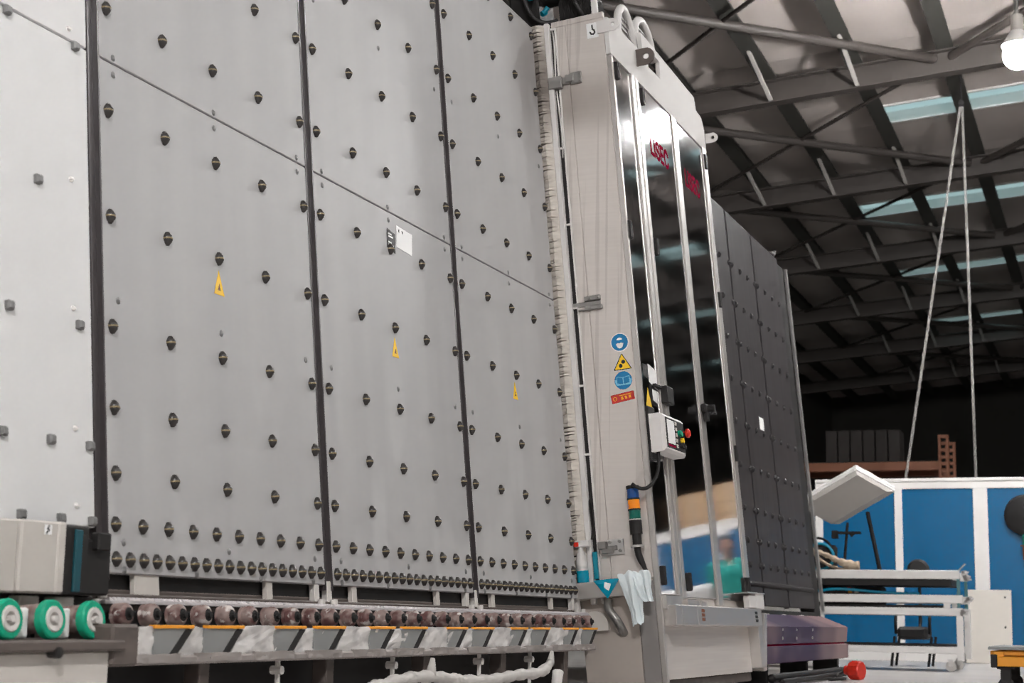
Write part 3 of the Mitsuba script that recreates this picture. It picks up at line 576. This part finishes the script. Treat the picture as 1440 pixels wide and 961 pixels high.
add(ho + '__hose', tube(hp, .021 + .0035 * np.sin(np.arange(160) * .55) + .003 * np.sin(np.arange(160) * 1.9), 14), 'm_hose', smooth=True)
add(ho + '__nozzle', cat(tube([(6.90, 2.6, .205), (6.915, 2.6, .245), (6.92, 2.6, .262)], [.02, .012, .008], 12), tube([(5.62, 2.6, .19), (5.63, 2.6, .225), (5.635, 2.6, .25)], [.022, .014, .009], 12)), 'm_hose', smooth=True)
add(ho + '__end', lathe([(0, 0), (.024, 0), (.026, .06), (.02, .065), (0, .065)], (6.93, 2.58, .115), (.3, 0, 1)), 'm_plate')
add(ho + '__floor_prop', box(5.2, 5.24, 2.59, 2.63, 0, .15, .004), 'm_grime')

# infeed conveyor with the green rings, grey cabinet and motor behind it
ic = thing('infeed_conveyor', 'grey conveyor base carrying three green-ringed rollers at the lower left', 'conveyor')
add(ic + '__base', box(2.3, 3.545, 2.56, 2.92, 0.0, .302, .006), 'm_lightgrey')
add(ic + '__top_rail', box(2.28, 3.58, 2.535, 2.92, .302, .329, .005), 'm_grime')
add(ic + '__rail_stop', box(3.54, 3.66, 2.55, 2.70, .26, .37, .008), 'm_grime')
add(ic + '__knob', cyl((3.30, 2.53, .30), (3.30, 2.56, .30), .014, 12), 'm_black')
for k, x in enumerate((2.88, 3.052, 3.218, 3.385, 3.552)):
    r = add(ic + '__roller', tf(lathe([(0, 0), (.036, 0), (.038, .004), (.038, .016), (.034, .02), (.034, .024), (.037, .028), (.037, .10), (0, .10)], n=28), AX), 'm_roller', move(x - .01, 2.735, .374))
    add(r + '__green_ring', tf(lathe([(.030, 0), (.048, .001), (.050, .006), (.050, .022), (.046, .026), (.030, .026)], n=36), AX), 'm_green', move(x - .01, 2.638, .378), label='green rubber ring')
    add(r + '__hub', tf(lathe([(0, -.002), (.034, -.002), (.034, .024), (.030, .030), (.018, .028), (.016, .016), (.009, .014), (.009, .034), (0, .035)], n=28), AX), 'm_hub', move(x - .01, 2.638, .378), label='pale hub')
for x in (2.95, 3.115, 3.285, 3.452): add(ic + '__guide_block', box(x - .02, x + .045, 2.655, 2.675, .332, .408, .004), 'm_paper', label='white guide block')
add(ic + '__back_rail', box(2.3, 3.84, 2.84, 2.90, .40, .445, .004), 'm_black')
for a, b in ((3.28, 3.36), (3.47, 3.55), (3.62, 3.70)): add(ic + '__rail_bracket', box(a, b, 2.80, 2.84, .40, .44, .003), 'm_hub')
gc = thing('terminal_box', 'light grey terminal box standing behind the green-ringed rollers', 'box')
add(gc + '__body', cat(box(3.385, 3.555, 2.74, 2.86, .446, .635, .005), box(3.30, 3.384, 2.75, 2.87, .446, .633, .004)), 'm_lightgrey')
add(gc + '__edge', box(3.530, 3.566, 2.735, 2.86, .446, .637, .006), 'm_lightgrey')
k = add(gc + '__sign', box(3.475, 3.505, 2.7385, 2.7395, .600, .626), 'm_paper', smooth=False)
add(k + '__mark', tf(poly(sg.LineString([(.018, .022), (.010, .014), (.020, .012), (.008, .002), (.010, .006)]).buffer(.002), 0, .0006), np.array([[1, 0, 0, 3.475], [0, 0, -1, 2.7385], [0, 1, 0, .601], [0, 0, 0, 1.0]])), 'm_ink', smooth=False)
mo = thing('drive_motor', 'black drive motor with a teal panel beside the grey terminal box', 'motor')
add(mo + '__housing', cat(box(3.580, 3.70, 2.76, 2.87, .446, .632, .006), box(3.70, 3.83, 2.78, 2.88, .446, .60, .006), box(3.74, 3.80, 2.76, 2.79, .57, .62, .004)), 'm_black')
add(mo + '__panel', box(3.630, 3.662, 2.753, 2.77, .452, .622, .003), 'm_darkteal', label='teal panel')

# exit conveyor with purple film, red plug
ex = thing('exit_conveyor', 'low exit conveyor clad in purple-tinted film at the foot of the dark wall', 'conveyor')
add(ex + '__upper_guard', hull([(x, y, z) for x in (10.48, 13.40) for y, z in ((2.46, .268), (2.45, .385), (2.47, .395), (2.66, .470), (2.72, .470), (2.72, .268))]), 'm_purple', smooth=False)
add(ex + '__lower_guard', box(10.48, 13.42, 2.45, 2.74, .140, .255, .006), 'm_purple')
add(ex + '__gap_strip', box(10.5, 13.35, 2.47, 2.72, .252, .270), 'm_logo', smooth=False)
add(ex + '__end_plate', box(10.40, 10.48, 2.44, 2.74, .10, .47, .005), 'm_rail')
for x in (11.0, 11.45, 12.0):
    for z in (.305, .365): add(ex + '__rivet', lathe([(0, .006), (.008, .004), (.012, 0)], (x, 2.4535, z), (0, -1, 0), 10), 'm_bright')
for x in (10.7, 12.0, 13.2): add(ex + '__leg', box(x, x + .06, 2.5, 2.7, 0, .14, .004), 'm_black')
add(ex + '__pipe', cat(tube([(10.5, 2.42, .05), (12.9, 2.42, .05)], .03, 10), tube([(10.5, 2.35, .03), (13.2, 2.38, .03)], .02, 10)), 'm_black', smooth=True)
rp = thing('power_plug', 'bright red plug lying on the floor below the purple conveyor', 'plug')
add(rp + '__body', cat(lathe([(0, 0), (.062, 0), (.068, .01), (.068, .085), (.062, .095), (0, .095)], (12.35, 2.24, .068), (-.35, -1, 0), 28), *[tf(box(.062, .072, -.006, .006, .01, .09, .002), move(12.35, 2.24, .068) @ trimesh.geometry.align_vectors([0, 0, 1], [-.33, -.943, 0]) @ rot([0, 0, 1], 30 * i)) for i in range(12)]), 'm_red')
add(rp + '__gland', lathe([(0, 0), (.035, 0), (.042, .04), (0, .04)], (12.35 + .014, 2.24 + .04, .068), (-.35, -1, 0), 20), 'm_red')
add(rp + '__cord', tube(spline([(12.36, 2.28, .065), (12.34, 2.31, .05), (12.2, 2.31, .02), (11.8, 2.30, .014)]), .012, 8), 'm_black', smooth=True)

# ------------------------------------------------------------------ behind, at the right: cart, boards, partition, rack
ct = thing('roller_cart', 'white aluminium roller cart with two decks before the blue partition', 'cart')
def rail(y0, y1, z0, z1, x, d=.045):
    return cat(box(x, x + d, y0, y1, z0, z1, .004), box(x - .003, x + d + .003, y0, y1, (z0 + z1) / 2 - .006, (z0 + z1) / 2 + .006, .001))
CX, CY0, CY1 = 15.36, 1.42, 3.75
for x in (CX, CX + .75):
    add(ct + '__deck_rail', rail(CY0, CY1, .838, .918, x), 'm_alu', HALL)
    add(ct + '__shelf_rail', rail(CY0 - .02, CY1, .618, .692, x), 'm_alu', HALL)
    add(ct + '__shelf_rail', rail(CY0 - .02, CY1, .506, .575, x), 'm_alu', HALL)
    add(ct + '__bottom_rail', rail(CY0 - .02, CY1, .160, .222, x), 'm_alu', HALL)
    for y in (CY0 - .02, CY1 - .06): add(ct + '__leg', box(x, x + .045, y, y + .06, .10, .52, .004), 'm_alu', HALL)
    add(ct + '__spacer', box(x, x + .045, CY0 + .09, CY0 + .15, .575, .618, .003), 'm_alu', HALL)
    for y in (CY0 + .10, CY1 - .2):
        c = add(ct + '__caster', lathe([(0, -.014), (.030, -.014), (.046, -.012), (.048, -.008), (.048, .008), (.046, .012), (.030, .014), (0, .014)], (x + .02, y, .048), (1, 0, 0), 28), 'm_hub', HALL)
        add(c + '__fork', cat(box(x + .0, x + .004, y - .02, y + .02, .045, .11, .002), box(x + .036, x + .04, y - .02, y + .02, .045, .11, .002), box(x - .005, x + .045, y - .03, y + .03, .10, .112, .002)), 'm_bright', HALL)
add(ct + '__deck_tray', box(CX + .02, CX + .77, CY0 + .08, CY1, .775, .838, .004), 'm_black', HALL)
add(ct + '__shelf_tray', box(CX + .05, CX + .74, CY0 + .16, CY1, .565, .60, .003), 'm_black', HALL)
add(ct + '__floor_tray', box(CX + .05, CX + .74, CY0 + .05, CY1, .225, .245, .003), 'm_black', HALL)
for x in (CX, CX + .75): add(ct + '__corner_post', box(x + .01, x + .035, CY0 + .0, CY0 + .03, .57, .85, .003), 'm_tint', HALL)
rg = random.Random(3); g = []
for z in (.835, .86, .90, .66, .64, .52, .55):
    y = CY0 - .02 + rg.uniform(-.05, .01); add(ct + '__clamp', cat(cyl((CX - .02, y, z), (CX + .06, y - .02, z + .005), rg.uniform(.012, .02), 10), box(CX - .01, CX + .03, y - .05, y + .02, z - .008, z + .008, .003)), 'm_bright', HALL)
add(ct + '__lever', cyl((CX + .03, CY0 + .01, .915), (CX + .03, CY0 - .05, .98), .008, 8), 'm_bright', HALL)
for y in np.arange(1.6, 3.7, .16): add(ct + '__deck_roller', cyl((CX + .06, y, .895), (CX + .74, y, .895), .018, 10), 'm_hub', HALL)
bh = thing('air_hose', 'bright blue air hose lying along the lower cart shelf', 'hose')
add(bh + '__hose', tube(spline([(15.45, 2.9, .70), (15.42, 2.72, .72), (15.40, 2.62, .735), (15.42, 2.5, .74), (15.44, 2.3, .725), (15.46, 2.05, .708), (15.5, 1.8, .704)]), .013, 8), 'm_hose_blue', HALL, True)
bh = thing('air_hose', 'coiled blue air hose beside the hessian sack on the cart', 'hose')
an = np.linspace(0, 12.6, 60)
add(bh + '__hose', tube(np.stack([15.705 + .02 * an / 6, 2.76 + .13 * np.cos(an), 1.055 + .125 * np.sin(an)], 1), .013, 8), 'm_hose_blue', HALL, True)
bk_ = thing('tool_case', 'dark tool case behind the blue hose coil on the cart deck', 'case')
add(bk_ + '__case', box(15.76, 15.93, 2.62, 3.1, .918, 1.17, .02), 'm_rubber', HALL)
add(bk_ + '__handle', tube(spline([(15.85, 2.68, 1.168), (15.85, 2.72, 1.215), (15.85, 2.90, 1.215), (15.85, 2.94, 1.168)]), .012, 8), 'm_black', HALL, True)
hs = thing('hessian_sack', 'rolled beige hessian sack lying on the cart deck', 'sack')
sp = spline([(15.62, 2.84, 1.12), (15.60, 2.70, 1.075), (15.58, 2.58, 1.02), (15.57, 2.46, .972), (15.57, 2.36, .962)], 60)
q = np.linspace(0, 1, 60)
add(hs + '__roll', tube(sp, .018 + .026 * q ** 1.5 + .004 * np.sin(q * 40) + .012 * np.exp(-((q - .8) / .1) ** 2), 14), 'm_hessian', HALL, True)
add(hs + '__flap', sheet([(15.64, 2.80, 1.08), (15.62, 2.70, .99), (15.60, 2.58, .935), (15.58, 2.45, .93)], (1, 0, 0), (.05, .12, .14, .10), .006, seed=9), 'm_hessian', HALL, True)
sd = thing('parts_box', 'dark box with coloured fittings under the cart deck', 'box')
add(sd + '__box', box(15.55, 15.85, 2.15, 2.80, .60, .765, .01), 'm_rubber', HALL)
for i, (y, z, bs) in enumerate(((2.46, .725, 'm_teal'), (2.43, .705, 'm_orange'), (2.40, .73, 'm_paper'), (2.37, .705, 'm_board'), (2.44, .74, 'm_red'))): add(sd + '__fitting', box(15.53, 15.56, y, y + .035, z, z + .022, .004), bs, HALL)
# tilted boards on their prop
pr_ = thing('board_prop', 'dark two-legged prop standing on the cart under the tilted boards', 'stand')
add(pr_ + '__leg', cyl((15.93, 2.215, .918), (15.96, 2.33, 1.50), .020, 12), 'm_black', HALL); add(pr_ + '__leg', cyl((15.99, 2.575, .918), (15.99, 2.53, 1.40), .014, 12), 'm_black', HALL)
add(pr_ + '__clamp', cat(box(15.93, 15.99, 2.62, 2.68, 1.24, 1.32, .006), box(15.95, 16.0, 2.40, 2.62, 1.285, 1.31, .004), cyl((15.95, 2.50, 1.27), (15.95, 2.46, 1.30), .02, 10)), 'm_black', HALL)
# local frame of the stack: x along its short edge (down to the right), y along its long edge (up to the right), z the thickness, away from the viewer
BQ = np.array([2.40, 1.86])
def board(label, z0, z1, bs, du=0, chamfer=0.0):
    t = thing('insulation_board', label, 'board')
    e1, e2 = np.array([-.335, -.195]), np.array([.56, -.31])              # edges in (y, z): to the right corner, to the left corner
    pts = []; e1 = np.array([.25, *e1]); e2 = np.array([.07, *e2]); nn = np.cross(e1, e2); nn /= np.linalg.norm(nn)
    for i, j in ((0, 0), (1, 0), (1, 1), (0, 1)):
        for q in (z0, z1):
            ins = chamfer if q == z0 else 0
            pts.append(np.array([15.80, *BQ]) + e1 * (i * (1 - ins)) + e2 * (j + du) + nn * q)
    add(t + '__board', hull(pts), bs, HALL, False)
board('thick grey board with a darker lower edge, lowest of the three tilted over the cart', -.02, .07, 'm_stack', 0, .24)
board('middle one of the three tilted boards on the cart, with a white edge', .080, .115, 'm_alu', -.012)
board('topmost of the three tilted boards on the cart, with a white edge', .125, .160, 'm_alu', -.02)
# partition
bp = thing('partition', 'partition of bright blue panels in a white frame at the back right', 'partition')
PX = 19.6
ms = [(3.44, .045), (2.495, .045), (1.55, .082), (.60, .045), (-.35, .082), (-1.30, .045), (-2.25, .082)]
for y, w in ms: add(bp + '__mullion', box(PX - .03, PX + .03, y - w, y + w, 0, 2.02, .004), 'm_whitepaint', HALL)
add(bp + '__top_rail', cat(box(PX - .03, PX + .03, -2.3, 3.48, 2.02, 2.10, .004), box(PX - .04, PX + .04, -2.3, 3.48, 2.104, 2.145, .004)), 'm_whitepaint', HALL)
add(bp + '__bottom_rail', box(PX - .025, PX + .025, -2.3, 3.48, 0.0, .10, .004), 'm_whitepaint', HALL)
for (y1, w1), (y0, w0) in zip(ms[:-1], ms[1:]): add(bp + '__panel', box(PX - .008, PX + .008, y0 + w0, y1 - w1, .10, 2.02), 'm_blue', HALL, False, label='blue panel')
wb = thing('white_board', 'plain off-white board leaning on the blue partition beside the cart', 'board')
bm = HALL @ move(19.28, 0, 0) @ rot([0, 1, 0], 10)
add(wb + '__sheet', box(-.009, .009, 1.225, 1.735, 0.002, .845, .003), 'm_board', bm)
for y, z in ((1.295, .76), (1.298, .415)): add(wb + '__screw', lathe([(0, .004), (.010, .003), (.012, 0)], (-.009, y, z), (-1, 0, 0), 10), 'm_ink', bm)
dt = thing('round_paddle', 'black round disc with teal collar and orange handle against the blue partition', 'tool')
add(dt + '__disc', lathe([(0, 0), (.22, 0), (.238, .012), (.238, .028), (.20, .05), (.06, .062), (0, .062)], (19.56, 1.045, 1.70), (-1, 0, 0), 40), 'm_black', HALL)
add(dt + '__collar', box(19.515, 19.555, 1.02, 1.09, 1.345, 1.475, .01), 'm_tower_green', HALL); add(dt + '__handle', cat(box(19.515, 19.555, 1.03, 1.088, 1.175, 1.345, .012), box(19.51, 19.56, 1.02, 1.115, 1.338, 1.352, .003)), 'm_rack', HALL)
oc = thing('office_chair', 'black chair with small round backrest standing behind the cart', 'chair')
add(oc + '__backrest', lathe([(0, -.03), (.09, -.028), (.115, -.01), (.115, .01), (.09, .028), (0, .03)], (17.36, 2.02, .985), (1, 0, 0), 28), 'm_rubber', HALL)
add(oc + '__back_post', tube(spline([(17.40, 2.02, .95), (17.43, 2.02, .70), (17.40, 2.02, .42), (17.25, 2.02, .36)]), .018, 8), 'm_black', HALL, True)
add(oc + '__seat', box(16.95, 17.38, 1.90, 2.20, .27, .40, .03), 'm_rubber', HALL)
for y in (1.88, 2.22): add(oc + '__armrest', tube(spline([(17.02, y, .33), (17.04, y, .52), (17.10, y, .56), (17.30, y, .56)]), .016, 8), 'm_black', HALL, True)
for x in (16.99, 17.36):
    for y in (1.90, 2.27): add(oc + '__leg', tube([(x, y - .04 + .0, .30), (x, y, .0)], .014, 8), 'm_black', HALL, True)
# orange trolley at the lower right edge
tr = thing('trolley', 'low orange steel trolley with a grey deck at the lower right edge', 'trolley')
OX = 10.5
add(tr + '__deck', box(OX - .03, OX + 1.1, -.35, .812, .268, .288, .004), 'm_guard', HALL)
add(tr + '__frame', cat(box(OX + .01, OX + .06, -.33, .800, .235, .262, .003), box(OX - .01, OX + .05, -.33, .760, .168, .228, .004), box(OX + 1.0, OX + 1.06, -.33, .8, .168, .262, .004), box(OX + .0, OX + 1.06, .72, .78, .168, .262, .004), box(OX + .0, OX + 1.06, -.33, -.27, .168, .262, .004)), 'm_orange', HALL)
add(tr + '__corner_block', box(OX - .02, OX + .05, .760, .798, .160, .240, .004), 'm_black', HALL)
for x in (OX + .06, OX + .95):
    for y in (.715, -.24):
        c = add(tr + '__caster', lathe([(0, -.018), (.04, -.018), (.05, -.012), (.05, .012), (.04, .018), (0, .018)], (x, y, .05), (1, 0, 0), 24), 'm_rubber', HALL)
        add(c + '__fork', cat(box(x - .03, x - .022, y - .03, y + .03, .05, .15, .002), box(x + .022, x + .03, y - .03, y + .03, .05, .15, .002), box(x - .04, x + .04, y - .05, y + .05, .15, .168, .003)), 'm_black', HALL)
# hoist chains
def chain(p0, p1, n, label):
    t = thing('hoist_chain', label, 'chain')
    p0, p1 = np.array(p0), np.array(p1); g = []
    an = np.linspace(0, 2 * np.pi, 13)[:-1]
    base = np.stack([.0135 * np.cos(an), 0 * an, .034 * np.sin(an) + .014 * np.sign(np.round(np.sin(an), 6))], 1)
    d = (p1 - p0) / np.linalg.norm(p1 - p0); A = trimesh.geometry.align_vectors([0, 0, 1], d)
    for i in range(n):
        m = tf(tube(base, .0062, 5, True), A @ rot([0, 0, 1], 90 * (i % 2) + 40)); m.apply_translation(p0 + (p1 - p0) * (i + .5) / n); g.append(m)
    add(t + '__links', cat(g), 'm_chain', HALL, True)
L_ = np.linalg.norm
chain((20.3, 1.695, 6.93), (20.3, 2.53, 1.95), 62, 'left one of the two hoist chains hanging behind the partition'); chain((20.3, 1.67, 6.93), (20.3, 1.645, 1.95), 60, 'right one of the two hoist chains hanging behind the partition')
hb_ = thing('chain_hoist', 'small chain hoist under the roof purlin holding both chains', 'hoist')
add(hb_ + '__body', cat(cyl((20.26, 1.68, 6.98), (20.34, 1.68, 6.98), .035, 16), box(20.29, 20.31, 1.67, 1.69, 7.0, 7.36, .003)), 'm_black', HALL)
# pallet rack with dark cartons
pk = thing('pallet_rack', 'orange pallet rack rising in the dark behind the partition', 'rack')
for x in (24.0, 25.0):
    for y in (2.39, 4.95):
        g = [box(x - .04, x + .04, y - .075, y - .035, 0, 3.17, .003), box(x - .04, x + .04, y + .035, y + .075, 0, 3.17, .003)] + [box(x - .035, x + .035, y - .036, y + .036, z, z + .05) for z in np.arange(.02, 3.15, .10)]
        add(pk + '__upright', cat(g), 'm_rack', HALL, False)
    add(pk + '__beam', box(x - .03, x + .03, 2.46, 4.9, 2.655, 2.785, .006), 'm_rack', HALL)
add(pk + '__deck', box(24.0, 25.0, 2.46, 4.9, 2.785, 2.80), 'm_box_dark', HALL, False)
for i in range(6):
    y = 3.02 + .185 * i
    t = thing('carton', ['first', 'second', 'third', 'fourth', 'fifth', 'sixth'][i] + ' dark carton from the orange upright on the pallet rack', 'carton', 'dark cartons on the rack')
    add(t + '__box', box(24.05, 24.55, y, y + .165, 2.80, 3.27, .006), 'm_box_dark', HALL)
    add(t + '__flap', box(24.05, 24.55, y + .002, y + .163, 3.27, 3.276, .001), 'm_box_dark', HALL)

# ------------------------------------------------------------------ seen only in the washer doors: what stands beside the view
su = thing('steel_shelf', 'grey steel shelf standing behind the blue partition outside the view', 'shelf')
for x in (20.0, 20.7):
    for y in (-1.1, .75): add(su + '__post', box(x - .02, x + .02, y - .02, y + .02, 0, 2.12, .003), 'm_rail', HALL)
for z in (.4, 1.25, 2.12): add(su + '__shelf', box(19.98, 20.72, -1.12, .77, z, z + .03, .003), 'm_rail', HALL)
for i, (y0, y1, z0, z1) in enumerate(((-1.05, -.55, 2.15, 2.62), (-.52, -.08, 2.15, 2.66), (-.06, .34, 2.15, 2.62), (.37, .70, 2.15, 2.45))):
    t = thing('cardboard_box', ['brown cardboard box at the far end of the steel shelf top', 'tallest brown cardboard box on the steel shelf', 'brown cardboard box third along the steel shelf', 'lowest brown cardboard box at the near end of the steel shelf'][i], 'box')
    add(t + '__body', box(20.05, 20.6, y0, y1, z0, z1, .006), 'm_card', HALL); add(t + '__tape', box(20.045, 20.605, (y0 + y1) / 2 - .025, (y0 + y1) / 2 + .025, z0 + .01, z1 + .002), 'm_hessian', HALL, False)
wk = thing('workbench', 'small grey workbench in the aisle outside the view', 'bench')
add(wk + '__top', box(14.6, 15.6, .05, .72, .86, .90, .004), 'm_lightgrey', HALL)
for x in (14.65, 15.5):
    for y in (.09, .64): add(wk + '__leg', box(x, x + .05, y, y + .05, 0, .86, .003), 'm_rail', HALL)
fr_ = thing('foam_roll', 'white foam roll lying on the grey workbench', 'roll')
add(fr_ + '__roll', tf(tube(spline([(14.9, .15, .985), (15.0, .35, .985), (15.1, .66, .99)], 20), .085, 20), W), 'm_paper', HALL, True)

def body(joints, bones, pitch=.012):
    import manifold3d as m3
    def sph(c, r): return m3.Manifold.sphere(r, 18).translate(list(map(float, c)))
    out = m3.Manifold()
    for a, b in bones:
        (pa, ra), (pb, rb) = joints[a], joints[b]
        out = out + m3.Manifold.batch_hull([sph(pa, ra), sph(pb, rb)])
    out = out.refine_to_length(pitch * 2.5); me = out.to_mesh()
    t = trimesh.Trimesh(me.vert_properties[:, :3], me.tri_verts, process=True)
    return trimesh.smoothing.filter_taubin(t, iterations=12)
pe = thing('person', 'person in teal T-shirt and jeans standing in the aisle outside the view', 'person')
PM = move(17.5, .62, 0) @ rot([0, 0, 1], 165)               # local x = forward
J = {'pel': ((0, 0, .95), .13), 'che': ((.0, 0, 1.28), .135), 'nck': ((0, 0, 1.46), .055), 'hd0': ((.01, 0, 1.52), .06)}
for s, n in ((1, 'l'), (-1, 'r')):
    J.update({'hip' + n: ((0, .09 * s, .92), .095), 'kne' + n: ((.01, .10 * s, .50), .062), 'ank' + n: ((-.02, .10 * s, .09), .042), 'toe' + n: ((.14, .11 * s, .045), .036), 'hee' + n: ((-.04, .10 * s, .045), .042),
              'sho' + n: ((0, .185 * s, 1.40), .062), 'elb' + n: ((-.02, .245 * s, 1.11), .042), 'wri' + n: ((.08, .23 * s, .88), .030), 'sl' + n: ((-.012, .215 * s, 1.24), .066), 'pal' + n: ((.11, .225 * s, .81), .034), 'fin' + n: ((.13, .22 * s, .745), .020)})
skin = body(J, [('nck', 'hd0')] + [(a + n, b + n) for n in 'lr' for a, b in (('sho', 'elb'), ('elb', 'wri'), ('wri', 'pal'))] + [('shol', 'shor'), ('che', 'nck')])
headm = trimesh.creation.icosphere(3); hv = np.array(headm.vertices) * [.095, .075, .118]
hv[:, 0] += .016 * np.exp(-((hv[:, 1] / .016) ** 2 + ((hv[:, 2] + .012) / .028) ** 2)) * (hv[:, 0] > 0)
for s in (1, -1): hv[:, 0] -= .010 * np.exp(-(((hv[:, 1] - .03 * s) / .014) ** 2 + ((hv[:, 2] - .012) / .012) ** 2)) * (hv[:, 0] > 0)
headm = trimesh.Trimesh(hv + [.02, 0, 1.62], headm.faces, process=False)
fing = []
for s in (1, -1):
    for i, ln in enumerate((.075, .085, .08, .065)):
        b0 = np.array([.095 + .018 * i, .225 * s, .79]); fing.append(tube([b0, b0 + [.006, -.004 * s, -ln * .55], b0 + [.0, -.016 * s, -ln]], [.010, .009, .007], 8))
    fing.append(tube([(.135, .222 * s, .83), (.165, .214 * s, .80), (.170, .208 * s, .765)], [.012, .010, .008], 8))
ears = [tf(trimesh.creation.icosphere(2), move(.015, .076 * s, 1.615) @ np.diag([.018, .010, .03, 1])) for s in (1, -1)]
add(pe + '__body', cat(skin, headm, *fing, *ears), 'm_skin', PM, True)
hm = trimesh.creation.icosphere(3); hv = np.array(hm.vertices) * [.103, .084, .122]
keep = hv[:, 2] - .55 * hv[:, 0] < .005
hv[keep & (hv[:, 0] > -.02)] *= .86
add(pe + '__hair', trimesh.Trimesh(hv + [.012, 0, 1.635], hm.faces, process=False), 'm_hair', PM, True)
for s in (1, -1): add(pe + '__eye', tf(trimesh.creation.icosphere(2), move(.1005, .03 * s, 1.632) @ np.diag([.008, .011, .007, 1])), 'm_ink', PM, True)
add(pe + '__mouth', box(.103, .109, -.022, .022, 1.556, 1.562, .002), 'm_logo', PM)
add(pe + '__shirt', body({**J, 'che': (J['che'][0], .152), 'wai': ((0, 0, 1.0), .148), 'sa': ((0, .06, 1.02), .125), 'sb': ((0, -.06, 1.02), .125), 'ca': ((.01, .07, 1.30), .13), 'cb': ((.01, -.07, 1.30), .13), **{k: (J[k][0], J[k][1] + .016) for k in ('shol', 'shor')}}, [('ca', 'cb'), ('ca', 'sa'), ('cb', 'sb'), ('sa', 'sb'), ('sa', 'cb'), ('sb', 'ca'), ('shol', 'ca'), ('shor', 'cb'), ('shol', 'shor'), ('shol', 'sll'), ('shor', 'slr')]), 'm_shirt', PM, True)
add(pe + '__jeans', body({**J, 'ha': ((0, .06, .96), .118), 'hb': ((0, -.06, .96), .118)}, [('ha', 'hb'), ('ha', 'hipl'), ('hb', 'hipr'), ('hipl', 'knel'), ('hipr', 'kner'), ('knel', 'ankl'), ('kner', 'ankr'), ('hipl', 'hb'), ('hipr', 'ha')]), 'm_jeans', PM, True)
for n in 'lr': add(pe + '__shoe', body({**J, 'toe' + n: (J['toe' + n][0], .045), 'hee' + n: (J['hee' + n][0], .045)}, [('toe' + n, 'hee' + n)]), 'm_black', PM, True)
